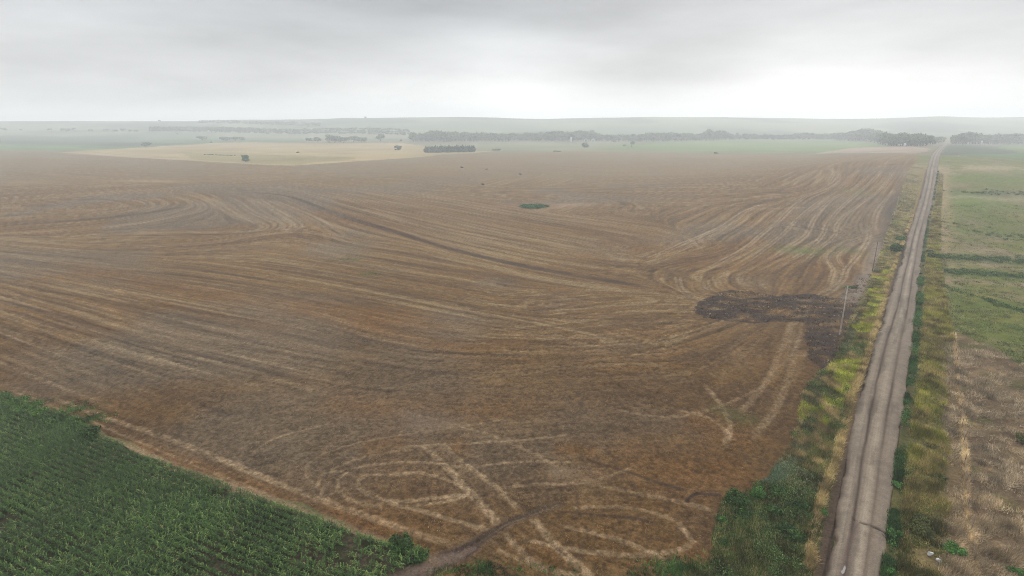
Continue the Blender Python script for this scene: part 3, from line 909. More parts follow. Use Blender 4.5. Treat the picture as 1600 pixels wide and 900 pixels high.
# ------------------------------------------------------------------ haze
hm = bpy.data.materials.new("haze"); hm.use_nodes = True
N, L = hm.node_tree.nodes, hm.node_tree.links
N.clear()
ho = N.new("ShaderNodeOutputMaterial"); pv_ = N.new("ShaderNodeVolumePrincipled")
pv_.inputs["Color"].default_value = (.955, .985, .99, 1)
pv_.inputs["Density"].default_value = HAZE_DENSITY
pv_.inputs["Anisotropy"].default_value = .28
L.new(pv_.outputs[0], ho.inputs["Volume"])
hm.cycles.homogeneous_volume = True
x0, x1, y0, y1, z0, z1 = -7300, 7300, -1400, 3800, -40, 118
hv = [(x, y, z) for x in (x0, x1) for y in (y0, y1) for z in (z0, z1)]
hf = [(0, 1, 3, 2), (4, 6, 7, 5), (0, 4, 5, 1), (2, 3, 7, 6), (0, 2, 6, 4), (1, 5, 7, 3)]
ho_ = mesh_np("haze", np.array(hv), np.array(hf), 4, hm)
tag(ho_, "pale morning haze lying over the whole farmland", "haze", kind="stuff")


# ------------------------------------------------------------------ scattered plants
def sample_poly(poly, n, maxy=600):
    w = line([(min(max(a, -600), 2300), max(b, 206)) for a, b in poly])
    lo, hi = w.min(0), np.minimum(w.max(0), [1e9, maxy])
    x = RNG.uniform(lo[0], hi[0], n); y = RNG.uniform(lo[1], hi[1], n)
    m = inside_w(x, y, w)
    return x[m], y[m]


def inside_w(x, y, w):
    return inside(x, y, w)


def blades(x, y, h, wd, lean, leandir, col, k, spread=.12):
    """k blades per tuft; returns verts, faces, colours"""
    n = len(x)
    X = np.repeat(x, k) + RNG.normal(0, spread, n * k); Y = np.repeat(y, k) + RNG.normal(0, spread, n * k)
    H = np.repeat(h, k) * RNG.uniform(.6, 1.15, n * k)
    a = RNG.uniform(0, 2 * math.pi, n * k)
    W = wd * RNG.uniform(.6, 1.3, n * k)
    la = np.repeat(leandir, k) + RNG.normal(0, .7, n * k)
    le = np.abs(RNG.normal(lean, lean * .4 + .1, n * k)) * H
    Z = height(X, Y) - .03
    bx, by = np.cos(a) * W / 2, np.sin(a) * W / 2
    v = np.empty((n * k, 3, 3), np.float32)
    v[:, 0] = np.stack([X - bx, Y - by, Z], 1); v[:, 1] = np.stack([X + bx, Y + by, Z], 1)
    v[:, 2] = np.stack([X + np.cos(la) * le, Y + np.sin(la) * le, Z + np.sqrt(np.maximum(H * H - le * le, (.25 * H) ** 2))], 1)
    cb = np.clip(-.1 + 2.2 * fbm(x, y, 1.6, 201, 3), .3, 1.8)[:, None]
    c = np.repeat(col * cb, k, axis=0) * RNG.uniform(.7, 1.3, (n * k, 1))
    c = np.repeat(c, 3, axis=0)
    return v.reshape(-1, 3), c.astype(np.float32)


def grass_object(name, parts, label, cat):
    v = np.concatenate([p[0] for p in parts]); c = np.concatenate([p[1] for p in parts])
    o = mesh_np(name, v, np.arange(len(v)), 3, M_GRASS, np.clip(c, .005, .8))
    return tag(o, label, cat, kind="stuff")


def pick(n, cols, p):
    return np.array([C(*c, 1.0) for c in cols])[RNG.choice(len(cols), n, p=p)]


def rl(y, W):
    s = W[np.argsort(W[:, 1])]
    return np.interp(y, s[:, 1], s[:, 0])


# --- left verge
def field_edge_x(y):
    w = line([p for p in FIELD if p[0] >= 1110 and p[1] >= 251 and p[1] < 890] + [(1108, 960), (1106, 990)])
    s = w[np.argsort(w[:, 1])]
    return np.interp(y, s[:, 1], s[:, 0])


parts = []
n = 150000
y = 42 + 350 * RNG.random(n) ** 2.1
xr = rl(y, W_ROAD_L) - 1.3
xl = np.minimum(field_edge_x(y), xr - 3) - 3
x = xl + (xr - xl) * RNG.random(n)
qx, qy = proj(x, y, height(x, y))
ok = ~inside(qx + RNG.normal(0, 2, n), qy, FIELD) & ~inside(qx, qy, DARK)
x, y, xl, xr = x[ok], y[ok], xl[ok] + 3, xr[ok]
lat = (x - xl) / (xr - xl)
a1 = fbm(x, y, 7, 101, 3); a2 = fbm(x, y, 2.5, 102, 3)
near = y < 66 + 8 * (a1 - .5)
dense = np.where(near, .8, .3 + .9 * (a2 > .45))
keep = RNG.random(len(y)) < dense * (1 - sstep(220, 385, y))
x, y, lat, a1, a2, near = x[keep], y[keep], lat[keep], a1[keep], a2[keep], near[keep]
c = np.where((a1 > .5)[:, None], pick(len(x), [(142, 148, 52), (124, 134, 48), (168, 156, 78)], [.45, .35, .2]),
             pick(len(x), [(96, 100, 56), (140, 122, 82), (72, 84, 44)], [.4, .25, .35]))
c = np.where((lat < .4)[:, None] & (a1 < .62)[:, None], pick(len(x), [(84, 82, 60), (70, 76, 48), (112, 104, 80)], [.4, .4, .2]), c)
c = np.where(near[:, None], pick(len(x), [(52, 64, 34), (66, 80, 40), (88, 98, 54), (42, 50, 28), (130, 114, 78)], [.25, .25, .2, .1, .2]), c)
c = np.where((near & (y > 62) & (lat < .3))[:, None], pick(len(x), [(84, 98, 76), (96, 108, 90), (60, 78, 56)], [.4, .3, .3]), c)
c = np.where(((~near) & (a2 > .60))[:, None], pick(len(x), [(150, 132, 90), (128, 112, 76)], [.5, .5]), c)
fk = np.clip(y / 110, 1, 2.6)
m_ = (RNG.random(len(x)) < 1 / fk)
x, y, a2, c, fk = x[m_], y[m_], a2[m_], c[m_], fk[m_]
c = np.where((y > 170)[:, None] & (a2 > .44)[:, None], pick(len(x), [(150, 134, 96), (128, 116, 80), (104, 104, 66)], [.4, .35, .25]), c)
v_, c_ = blades(x, y, (.35 + .5 * a2), .07, .5, RNG.uniform(0, 6.3, len(x)), c, 4, .16)
parts.append((v_, c_))
grass_object("verge_grass", parts, "yellow green grass and dark weeds on the verge left of the dirt road", "grass")

# tall straw-coloured grass line along the left road edge
t = RNG.random(16000) ** 1.5
Ls = np.concatenate([[0], np.cumsum(np.hypot(*np.diff(W_TAN, axis=0).T))])
s = t * 260 + 4
x = np.interp(s, Ls, W_TAN[:, 0]); y = np.interp(s, Ls, W_TAN[:, 1])
gap = fbm(s, s * 0, 6, 111, 3)
ok = (RNG.random(len(y)) < .75 * sstep(.3, .5, gap) + .1) & (y < 300)
x, y, gap = x[ok], y[ok], gap[ok]
off = RNG.normal(0, .2, len(x)) + (fbm(y, y * 0, 9, 112, 2) - .5) * 1.0 + (fbm(y, y * 0, 2.5, 113, 2) - .5) * .7
c = pick(len(x), [(194, 172, 124), (172, 150, 106), (146, 128, 90), (122, 114, 72)], [.25, .3, .3, .15])
grass_object("roadside_reeds", [blades(x + off, y - off * .3, .6 + .6 * gap, .06, .45, RNG.uniform(-2.2, -.6, len(x)), c, 5, .12)],
             "line of tall straw coloured grass along the left edge of the road", "grass")

# --- right verge
parts = []
n = 13000
y = 42 + 350 * RNG.random(n) ** 2
x = rl(y, W_ROAD_R) + .1 + np.abs(RNG.normal(0, .62, n))
b = fbm(x, y, 4, 121, 3)
ok = (b > .5) & (RNG.random(n) < 1 - .7 * sstep(110, 200, y))
x, y, b = x[ok], y[ok], b[ok]; n = len(x)
c = pick(n, [(44, 66, 36), (56, 82, 42), (72, 98, 50), (36, 50, 30)], [.33, .3, .2, .17])
parts.append(blades(x, y, .35 + .55 * b, .09, .45, RNG.uniform(0, 6.3, n), c, 5, .15))
n = 80000
y = 42 + 350 * RNG.random(n) ** 2
xa, xb = rl(y, W_ROAD_R) + 1.6, rl(y, W_FENCE)
x = xa + (xb - xa) * RNG.random(n)
lat = (x - xa) / np.maximum(xb - xa, .5)
a1, a2 = fbm(x, y, 6, 122, 3), fbm(x, y, 1.8, 123, 3)
edge = .62 + (fbm(y, y * 0, 6, 124, 2) - .5) * .35
lim = np.where(y < 104, edge, 1.0)
keep = (lat < lim) & (RNG.random(n) < (.25 + .9 * (a2 > .45)) * (1 - sstep(220, 385, y)))
x, y, lat, a1, a2 = x[keep], y[keep], lat[keep], a1[keep], a2[keep]
n = len(x)
c = pick(n, [(150, 130, 86), (132, 116, 70), (118, 112, 60), (98, 96, 48), (84, 92, 46)], [.27, .23, .2, .16, .14])
c = np.where((a1 > .56)[:, None], pick(n, [(112, 116, 42), (128, 126, 52), (92, 98, 42), (146, 128, 80)], [.3, .25, .2, .25]), c)
rk = np.array([at(1453, 868)[:2], at(1466, 876)[:2]])
ok = (np.hypot(x - rk[0, 0], y - rk[0, 1]) > 1.9) & (np.hypot(x - rk[1, 0], y - rk[1, 1]) > 1.9)
x, y, a1, a2, c = x[ok], y[ok], a1[ok], a2[ok], c[ok]; n = len(x)
low = (y < 62) & (a1 > .42)
c = np.where(low[:, None], pick(n, [(72, 74, 40), (90, 84, 46), (58, 64, 34), (130, 108, 62)], [.35, .25, .25, .15]), c)
parts.append(blades(x, y, .3 + 1.7 * np.maximum(a2 - .25, 0), .07, .55, RNG.uniform(0, 6.3, n), c, 4, .18))
grass_object("roadside_grass", parts, "tan and green rough grass between the dirt road and the pasture fence", "grass")

# --- pasture: lodged straw nearby, green tufts further
parts = []
n = 52000
y = 42 + 66 * RNG.random(n) ** 1.25
xa = rl(y, W_ROAD_R) + (rl(y, W_FENCE) - rl(y, W_ROAD_R)) * .62
x = xa + RNG.random(n) * (y * 1.12 + 6 - xa)
lim = np.interp(x, q0[:, 0], q0[:, 1]) + (fbm(x, y, 40, 1, 4) - .5) * 40 + (fbm(x, y, 9, 2, 4) - .5) * 26
cl = fbm(x * .55, y * 1.4, 2.2, 131, 4)
keep = (y < lim) & (RNG.random(n) < np.clip(5 * (cl - .44), .04, 1))
x, y, cl = x[keep], y[keep], cl[keep]
n = len(x)
c = pick(n, [(150, 134, 110), (130, 114, 92), (110, 95, 76), (94, 82, 64), (168, 150, 120)], [.25, .27, .22, .16, .1])
c = np.where((y < 60)[:, None] & (RNG.random(n) < .5)[:, None], pick(n, [(146, 126, 96), (126, 106, 80)], [.5, .5]), c)
parts.append(blades(x, y, .3 + 1.1 * np.maximum(cl - .3, 0) * 1.6, .05, .9, RNG.normal(.3, .5, n) + (fbm(x, y, 9, 133, 2) - .5) * 3, c, 5, .22))
n = 46000
y = 90 + 190 * RNG.random(n) ** 1.5
xa = rl(y, W_FENCE)
x = xa + RNG.random(n) * (y * 1.05 - xa)
lim = np.interp(x, q0[:, 0], q0[:, 1]) + (fbm(x, y, 40, 1, 4) - .5) * 40 + (fbm(x, y, 9, 2, 4) - .5) * 26
a1, a2 = fbm(x, y, 9, 2, 4), fbm(x, y, 2.6, 142, 3)
keep = (y > lim) & (RNG.random(n) < np.clip(3.5 * (a2 - .36), 0, 1)) & (x > xa)
x, y, a1, a2 = x[keep], y[keep], a1[keep], a2[keep]
n = len(x)
c = pick(n, [(78, 92, 54), (92, 104, 62), (70, 82, 46), (128, 118, 84), (108, 112, 62)], [.3, .25, .15, .2, .1])
parts.append(blades(x, y, .2 + .35 * a2, .11, .6, RNG.uniform(0, 6.3, n), c, 4, .3))
# straw heaped against the fence
t = RNG.random(3600)
Lf = np.concatenate([[0], np.cumsum(np.hypot(*np.diff(W_FENCE, axis=0).T))])
s = t * 75
x = np.interp(s, Lf, W_FENCE[:, 0]) + RNG.normal(0, .13, 3600) + (fbm(s, s * 0, 6, 152, 2) - .5) * .6; y = np.interp(s, Lf, W_FENCE[:, 1])
c = pick(3600, [(206, 180, 138), (184, 158, 118), (152, 128, 94)], [.4, .35, .25])
parts.append(blades(x, y, .3 + .5 * fbm(y, y * 0, 4, 151, 2), .05, .7, RNG.uniform(0, 6.3, 3600), c, 4, .12))
grass_object("pasture_grass", parts, "flattened straw and green tufts covering the pasture right of the fence", "grass")

# --- leafy weed mounds in the ditches
def mounds(x, y, w, h, per, size, cols, probs):
    z = height(x, y)
    lum = np.stack([x, y, z + h * .35, w, w * RNG.uniform(.8, 1.3, len(x)), h * .6], 1)
    return leaf_cloud(lum, per * len(x), size, cols, probs, .35)


def weeds_left():
    n = 900
    y = 43 + 60 * RNG.random(n) ** 1.5
    xr = rl(y, W_TAN) - .4
    x = field_edge_x(y) + (xr - field_edge_x(y)) * RNG.random(n)
    qx, qy = proj(x, y, height(x, y))
    a = fbm(x, y, 6, 211, 3)
    ok = ~inside(qx, qy, FIELD) & ((y < 67) | (RNG.random(n) < .35)) & (a > .38) & ~((y < 56) & (a > .56))
    x, y, a = x[ok], y[ok], a[ok]
    n = len(x)
    sz = RNG.uniform(.35, .95, n)
    v1, c1 = mounds(x, y, sz, sz * RNG.uniform(.6, 1.1, n), 130, .085,
                    [(50, 66, 34), (64, 84, 40), (84, 102, 50), (98, 108, 70), (40, 52, 28)], [.3, .27, .17, .11, .15])
    # greyish plume weeds above the ditch
    p = at(1232, 738)
    n2_ = 150
    x, y = p[0] + RNG.normal(0, 1.1, n2_), p[1] + RNG.normal(0, 1.8, n2_)
    qx, qy = proj(x, y, height(x, y)); ok = ~inside(qx, qy, FIELD); x, y = x[ok], y[ok]; n2_ = len(x)
    v2, c2 = mounds(x, y, RNG.uniform(.2, .45, n2_), RNG.uniform(.5, .9, n2_), 70, .06, [(104, 112, 82), (88, 98, 64), (124, 128, 100), (66, 80, 48)], [.3, .3, .2, .2])
    v = np.concatenate([v1, v2]); c = np.concatenate([c1, c2])
    tag(mesh_np("ditch_weeds", v, np.arange(len(v)), 4, M_LEAF, np.clip(c, .006, .5)), "dark leafy weeds filling the ditch left of the road", "weeds", kind="stuff")


def weeds_right():
    n = 420
    y = 43 + 150 * RNG.random(n) ** 1.7
    x = rl(y, W_ROAD_R) + .25 + np.abs(RNG.normal(0, .5, n))
    ok = (fbm(x, y, 5, 214, 3) > .5) & (RNG.random(n) < 1 - sstep(130, 190, y))
    x, y = x[ok], y[ok]; n = len(x)
    sz = RNG.uniform(.25, .75, n) * np.clip(y / 90, 1, 1.6)
    v1, c1 = mounds(x, y, sz, sz * RNG.uniform(.7, 1.3, n), 110, .085, [(46, 72, 36), (60, 92, 44), (78, 110, 52), (38, 56, 30)], [.32, .3, .2, .18])
    n = 500
    y = 43 + 60 * RNG.random(n) ** 1.4
    xa = rl(y, W_ROAD_R) + 1.5; xb = xa + (rl(y, W_FENCE) - xa) * .62
    x = xa + (xb - xa) * RNG.random(n)
    a = fbm(x, y, 4, 213, 3); ok = a > .5
    x, y = x[ok], y[ok]; n = len(x)
    sz = RNG.uniform(.3, .7, n)
    v2, c2 = mounds(x, y, sz, sz * RNG.uniform(.6, 1.2, n), 100, .075, [(88, 94, 44), (110, 106, 56), (66, 78, 38), (132, 116, 70)], [.3, .25, .25, .2])
    v = np.concatenate([v1, v2]); c = np.concatenate([c1, c2])
    tag(mesh_np("roadside_weeds", v, np.arange(len(v)), 4, M_LEAF, np.clip(c, .006, .5)), "green weeds along the right edge of the dirt road", "weeds", kind="stuff")


def weeds_pasture():
    vs, cs = [], []
    for pts, n, w in (([(1466, 402), (1540, 404), (1640, 411)], 150, 2.2), ([(1466, 424), (1540, 428), (1640, 437)], 150, 1.8), ([(1480, 300), (1640, 304)], 60, 4), ([(1490, 455), (1640, 500)], 60, 14), ([(1500, 360), (1640, 380)], 60, 12)):
        wl = line(pts)
        x = RNG.uniform(wl[0, 0], wl[-1, 0], n); y = np.interp(x, wl[:, 0], wl[:, 1]) + RNG.normal(0, w, n)
        sz = RNG.uniform(.5, 1.3, n)
        v, c = mounds(x, y, sz, sz * RNG.uniform(.5, .9, n), 60, .17, [(52, 72, 38), (66, 88, 44), (84, 102, 54), (46, 60, 34)], [.3, .3, .2, .2])
        vs.append(v); cs.append(c)
    v = np.concatenate(vs); c = np.concatenate(cs)
    tag(mesh_np("pasture_weeds", v, np.arange(len(v)), 4, M_LEAF, np.clip(c, .006, .5)), "dark green weed clumps in bands across the pasture", "weeds", kind="stuff")


# --- sparse regrowth on the stubble
parts = []
for cxp, cyp, rad, num, hh in [(110, 640, 2.2, 220, .35), (140, 655, 1.6, 260, .5), (125, 645, 2.6, 160, .3), (765, 884, 1.2, 120, .3), (830, 893, 1.8, 120, .3), (1065, 890, 1.6, 420, .5),
                               (1100, 894, 1.6, 300, .45), (1010, 898, 2, 120, .35), (745, 893, 1.4, 200, .35), (700, 893, 1.2, 90, .3), (880, 897, 2, 60, .3),
                               (552, 405, 3.2, 60, .3), (578, 428, 3.2, 60, .3), (1328, 450, .9, 160, .7), (65, 627, 1.5, 120, .3)]:
    p = at(cxp, cyp)
    x = p[0] + RNG.normal(0, rad * .8, num); y = p[1] + RNG.normal(0, rad * .45, num)
    c = pick(num, [(58, 86, 42), (74, 98, 48), (46, 66, 36)], [.4, .3, .3])
    parts.append(blades(x, y, np.full(num, hh), .09, .6, RNG.uniform(0, 6.3, num), c, 5, .15))
grass_object("field_weeds", parts, "scattered green weeds growing through the brown stubble", "weeds")

# loose straw lying on the near stubble: short stalks, catching light unevenly
n = 90000
y = 44 + 75 * RNG.random(n) ** 1.3
x = (RNG.random(n) * 2 - 1) * y * 1.1
qx, qy = proj(x, y, height(x, y))
cl = fbm(x, y, 1.4, 161, 3)
keep = inside(qx, qy, FIELD) & (RNG.random(n) < np.clip(3 * (cl - .38), .05, 1))
x, y = x[keep], y[keep]; n = len(x)
c = pick(n, [(126, 100, 70), (110, 84, 56), (146, 120, 88), (86, 66, 48)], [.3, .3, .2, .2]) * .72
grass_object("stubble_stalks", [blades(x, y, np.full(n, .24), .05, .55, RNG.uniform(0, 6.3, n), c, 3, .18)],
             "short cut stalks and loose straw covering the near stubble", "stubble")

# clods and dead stalks on the dark ploughed patch
n = 22000
w = line(DARK)
x = RNG.uniform(w[:, 0].min(), w[:, 0].max(), n); y = RNG.uniform(w[:, 1].min(), w[:, 1].max(), n)
k_ = inside_w(x, y, w); x, y = x[k_], y[k_]; n = len(x)
c = pick(n, [(66, 55, 48), (88, 74, 62), (48, 41, 37), (138, 116, 92)], [.42, .22, .26, .10])
grass_object("plough_litter", [blades(x, y, np.full(n, .3), .14, .8, RNG.uniform(0, 6.3, n), c, 3, .2)],
             "dark broken stalks lying over the blackish ploughed patch", "litter")


# ------------------------------------------------------------------ corn
def corn_crop():
    w = line([(max(a, -420), min(b, 960)) for a, b in CORN])
    e0, e1 = at(160, 686)[:2], at(640, 858)[:2]
    d = (e1 - e0) / np.hypot(*(e1 - e0)); nrm = np.array([-d[1], d[0]])
    ctr = w.mean(0)
    ext = 190
    rws = np.arange(-ext, ext, .84)
    along = np.arange(-ext, ext, .2)
    A, B = np.meshgrid(along, rws)
    A = A + RNG.normal(0, .06, A.shape); B = B + RNG.normal(0, .045, B.shape)
    P = e0[None] + A.ravel()[:, None] * d + B.ravel()[:, None] * nrm
    x, y = P[:, 0], P[:, 1]
    m = inside_w(x, y, w) & (x > -150) & (y > 36)
    x, y = x[m], y[m]
    thin = fbm(x, y, 4.5, 171, 3)
    edge_d = np.full(len(x), 1e9)
    m = RNG.random(len(x)) < np.clip(1.3 - 6 * np.maximum(thin - .60, 0), .35, 1)
    x, y, thin = x[m], y[m], thin[m]
    n = len(x)
    hgt = (1.0 + .8 * (fbm(x, y, 9, 172, 3) - .5) - .9 * np.maximum(thin - .55, 0)) * RNG.uniform(.8, 1.12, n)
    K = 9
    X, Y = np.repeat(x, K), np.repeat(y, K)
    Z = height(X, Y)
    Hh = np.repeat(hgt, K)
    lev = np.tile(np.linspace(.25, 1.0, K), n)
    pa_ = np.repeat(RNG.uniform(0, math.pi, n), K)
    az = pa_ + np.tile(np.arange(K) % 2 * math.pi, n) + RNG.normal(0, .5, n * K)
    ll = Hh * RNG.uniform(.30, .52, n * K)
    ca, sa = np.cos(az), np.sin(az)
    wd = RNG.uniform(.04, .07, n * K)
    zb = Z + Hh * lev * .8
    v = np.empty((n * K, 5, 3), np.float32)
    up = RNG.uniform(.28, .5, n * K)
    for j, (fr, hz, ww) in enumerate([(0, 0, .5), (.5, 1, 1.0)]):
        cxx, cyy, czz = X + ca * ll * fr, Y + sa * ll * fr, zb + ll * up * hz
        v[:, 2 * j] = np.stack([cxx - sa * wd * ww / 2 * 1.6, cyy + ca * wd * ww / 2 * 1.6, czz], 1)
        v[:, 2 * j + 1] = np.stack([cxx + sa * wd * ww / 2 * 1.6, cyy - ca * wd * ww / 2 * 1.6, czz], 1)
    v[:, 4] = np.stack([X + ca * ll, Y + sa * ll, zb + ll * RNG.uniform(-.15, .35, n * K)], 1)
    b0 = np.arange(n * K) * 5
    loops = np.stack([b0, b0 + 1, b0 + 3, b0 + 2, b0 + 2, b0 + 3, b0 + 4], 1).ravel()
    tot = np.tile([4, 3], n * K)
    base = pick(n, [(52, 74, 34), (64, 88, 40), (42, 60, 30), (90, 108, 58)], [.35, .3, .2, .15])
    base = mixc(base, C(74, 106, 50), sstep(.5, .66, fbm(x, y, 14, 173, 3)) * .5)
    cl = np.repeat(base, K, axis=0) * (RNG.uniform(.7, 1.3, (n * K, 1))) * .95
    cl *= np.repeat(.6 + .8 * fbm(x, y, 7, 174, 4), K)[:, None]
    yl = RNG.random(n * K) < .012
    cl[yl] = C(128, 122, 70, 1.2) * RNG.uniform(.7, 1.2, (yl.sum(), 1))
    cl = np.repeat(cl, 5, axis=0)
    o = mesh_np("corn_crop", v.reshape(-1, 3), loops, tot, M_CORN, np.clip(cl, .005, .5))
    tag(o, "young dark green corn crop in rows filling the field corner", "corn", kind="stuff")


corn_crop()


# ------------------------------------------------------------------ trees and shrubs
def leaf_cloud(lumps, n, size, cols, probs, flat=.6):
    """leaf clumps spread through ellipsoid lumps (cx,cy,cz,rx,ry,rz)"""
    lumps = np.array(lumps, float)
    vol = lumps[:, 3] * lumps[:, 4] * lumps[:, 5]
    k = RNG.choice(len(lumps), n, p=vol / vol.sum())
    d = RNG.normal(size=(n, 3)); d /= np.linalg.norm(d, axis=1)[:, None]
    r = RNG.random(n) ** (1 / 2.2) * RNG.uniform(.85, 1.12, n)
    p = lumps[k, :3] + d * r[:, None] * lumps[k, 3:]
    a = RNG.normal(size=(n, 3)); a /= np.linalg.norm(a, axis=1)[:, None]
    nrm = d * flat + a * (1 - flat) + np.array([0, 0, .25]); nrm /= np.linalg.norm(nrm, axis=1)[:, None]
    t = np.cross(nrm, RNG.normal(size=(n, 3))); t /= np.linalg.norm(t, axis=1)[:, None]
    b = np.cross(nrm, t)
    s = size * RNG.uniform(.5, 1.3, (n, 1))
    v = np.empty((n, 4, 3), np.float32)
    v[:, 0] = p - t * s; v[:, 1] = p - b * s * .6; v[:, 2] = p + t * s; v[:, 3] = p + b * s * .6
    lt = RNG.uniform(.75, 1.3, len(lumps))
    c = pick(n, cols, probs) * (lt[k] * RNG.uniform(.75, 1.25, n))[:, None]
    return v.reshape(-1, 3), np.repeat(c, 4, axis=0).astype(np.float32)


def tube(pts, rad, seg=6):
    pts = np.array(pts, float); V_, F_ = [], []
    for i, (p, r) in enumerate(zip(pts, rad)):
        d = pts[min(i + 1, len(pts) - 1)] - pts[max(i - 1, 0)]; d /= np.linalg.norm(d) + 1e-9
        u = np.cross(d, [0.31, .95, .1]); u /= np.linalg.norm(u) + 1e-9; w = np.cross(d, u)
        for k in range(seg):
            a = 2 * math.pi * k / seg
            V_.append(p + r * (math.cos(a) * u + math.sin(a) * w))
    for i in range(len(pts) - 1):
        for k in range(seg):
            F_.append((i * seg + k, i * seg + (k + 1) % seg, (i + 1) * seg + (k + 1) % seg, (i + 1) * seg + k))
    V_.append(pts[-1]); e = len(V_) - 1
    b = (len(pts) - 1) * seg
    F_ += [(b + k, b + (k + 1) % seg, e, e) for k in range(seg)]
    return V_, F_


class MB:
    def __init__(s): s.v, s.f = [], []
    def add(s, V_, F_):
        o = len(s.v); s.v += [tuple(map(float, p)) for p in V_]
        for f_ in F_:
            f_ = list(dict.fromkeys(f_)); s.f.append([i + o for i in f_])
        return s
    def build(s, name, mat, parent=None, smooth=True):
        return mesh_np(name, np.array(s.v), np.concatenate([np.array(f_) for f_ in s.f]), np.array([len(f_) for f_ in s.f]), mat, None, smooth, parent)


GREENS = [(52, 66, 40), (62, 78, 46), (44, 56, 36), (74, 86, 54)]
GP = [.35, .3, .2, .15]


def round_lumps(w, h, n, base=.25):
    out = []
    for _ in range(n):
        a = random.uniform(0, 6.28); r = w * .5 * math.sqrt(random.random()) * .62
        z = h * (base + (1 - base) * random.uniform(.22, .78)) * (1 - .25 * (r / (w * .5)))
        s = random.uniform(.2, .34)
        out.append((math.cos(a) * r, math.sin(a) * r, z, w * s, w * s, h * s * .62))
    return out


def make_tree(w, h, faces, label, cat="tree", group=None, name="broadleaf_tree", cols=GREENS, base=.22, size=None, nl=12):
    root = empty(name, (0, 0, 0))
    tag(root, label, cat, group)
    lumps = round_lumps(w, h, nl, base)
    v, c = leaf_cloud(lumps, faces, size or w * .07, cols, GP)
    mesh_np("crown", v, np.arange(len(v)), 4, M_LEAF, np.clip(c, .006, .5), parent=root)
    mb = MB()
    tr = max(.1, h * .028)
    mb.add(*tube([(0, 0, -.3), (.05 * w, 0, h * .2), (.02 * w, .03 * w, h * .45), (-.03 * w, .02 * w, h * .75)], [tr * 1.4, tr, tr * .7, tr * .25]))
    for k in range(5):
        L_ = lumps[k]
        mb.add(*tube([(.04 * w, .01 * w, h * random.uniform(.2, .4)), (L_[0] * .6, L_[1] * .6, L_[2] * .8), (L_[0], L_[1], L_[2])], [tr * .5, tr * .3, tr * .1], 5))
    mb.build("trunk", M_BARK, root)
    return root


def place_tree(px_, py_, hpx, wpx, label, proto_args=None, **kw):
    p = at(px_, py_)
    m = (p[1] * CP - (p[2] - CAM_H) * SP) / FPX
    t = make_tree(wpx * m * 1.08, hpx * m * 1.06, int(kw.pop('faces', 420) * 1.5), label, **kw)
    t.location = (p[0], p[1], p[2] - .05)
    t.rotation_euler = (0, 0, random.uniform(0, 6.28))
    return t


place_tree(384, 253, 12, 12, "round green tree standing alone at the stubble edge beside the cattle", faces=1300, cols=[(46, 76, 50), (56, 90, 60), (38, 64, 42), (66, 98, 66)], base=.03, nl=26)
place_tree(228, 230, 8.5, 13, "dark flat-topped tree alone in the green strip at the left", faces=700)
place_tree(316, 219.5, 7, 15, "wide low tree, leftmost of the hazy trees in the green field", faces=500)
place_tree(352, 220.5, 7, 17, "widest hazy tree in the middle of the green field trees", faces=500)
place_tree(368, 220.5, 7, 10, "small hazy tree between two others in the green field", faces=400)
place_tree(378, 220.5, 7, 10, "rightmost small hazy tree of the green field trees", faces=400)
place_tree(483, 222.5, 8, 11, "small pale tree at the left end of the tan field's tree row", faces=400)
place_tree(495.5, 223, 9.5, 13, "compact round tree second from the left end of the tree row", faces=450)
place_tree(514, 223, 14, 11, "tall narrow tree rising at the left of the big tree clump", faces=450)
place_tree(523, 223.5, 13.5, 23, "biggest dark tree of the clump at the back of the tan field", faces=600)
place_tree(537, 223.5, 10, 18, "low spreading tree against the right side of the biggest one", faces=450)
place_tree(553, 222.5, 10.5, 16, "rounded tree left of the low tree ending the row", faces=450)
place_tree(565, 222.5, 8, 20, "low wide tree at the right end of the tree row", faces=450)
place_tree(594, 221, 15, 15, "upright hazy tree standing apart right of the tree row", faces=500)
place_tree(646, 221.5, 16, 16, "tall tree in front of the left end of the creek woodland", faces=500)
place_tree(622, 236, 9, 13, "bushy tree on the dark weedy mound left of the cedar row", faces=550, base=.08)
place_tree(914, 231.5, 9.5, 10, "dark rounded tree at the corner of the green field before the woodland", faces=600, base=.1)
place_tree(987, 230, 11, 8, "tree in the green field right of the tiny bush", faces=450)
place_tree(975, 229, 4, 5, "tiny bush in the green field left of a taller tree", faces=250, name="bush", cat="bush", base=.05)
place_tree(960, 222.5, 5, 7, "small round bush at the foot of the woodland", faces=250, name="bush", cat="bush", base=.05)
place_tree(626, 220.5, 3.5, 5, "tiny bush on the pale slope left of the woodland", faces=200, name="bush", cat="bush", base=.05)
place_tree(330, 223.5, 2.5, 5, "small dark bush at the top edge of the tan field", faces=200, name="bush", cat="bush", base=.05)
place_tree(466, 239, 2.4, 6, "small dark bush alone in the middle of the tan field", faces=250, name="bush", cat="bush", base=.0)
place_tree(775, 235, 2.4, 16, "low wide thicket on the pale strip right of the cedar row", faces=350, name="bush", cat="bush", base=.0)
place_tree(870, 237, 1.8, 12, "low dark thicket at the far edge of the stubble", faces=250, name="bush", cat="bush", base=.0)
place_tree(1119, 240.3, 3, 7, "dark low bush on the far fence line below the green field", faces=300, name="bush", cat="bush", base=.0)
place_tree(721, 262.5, 2.6, 6, "small dark bush at the left of the pale marks in the far stubble", faces=250, name="bush", cat="bush", base=.0)
place_tree(760.5, 265, 1.8, 4, "tiny dark bush in the far stubble between pale marks", faces=200, name="bush", cat="bush", base=.0)
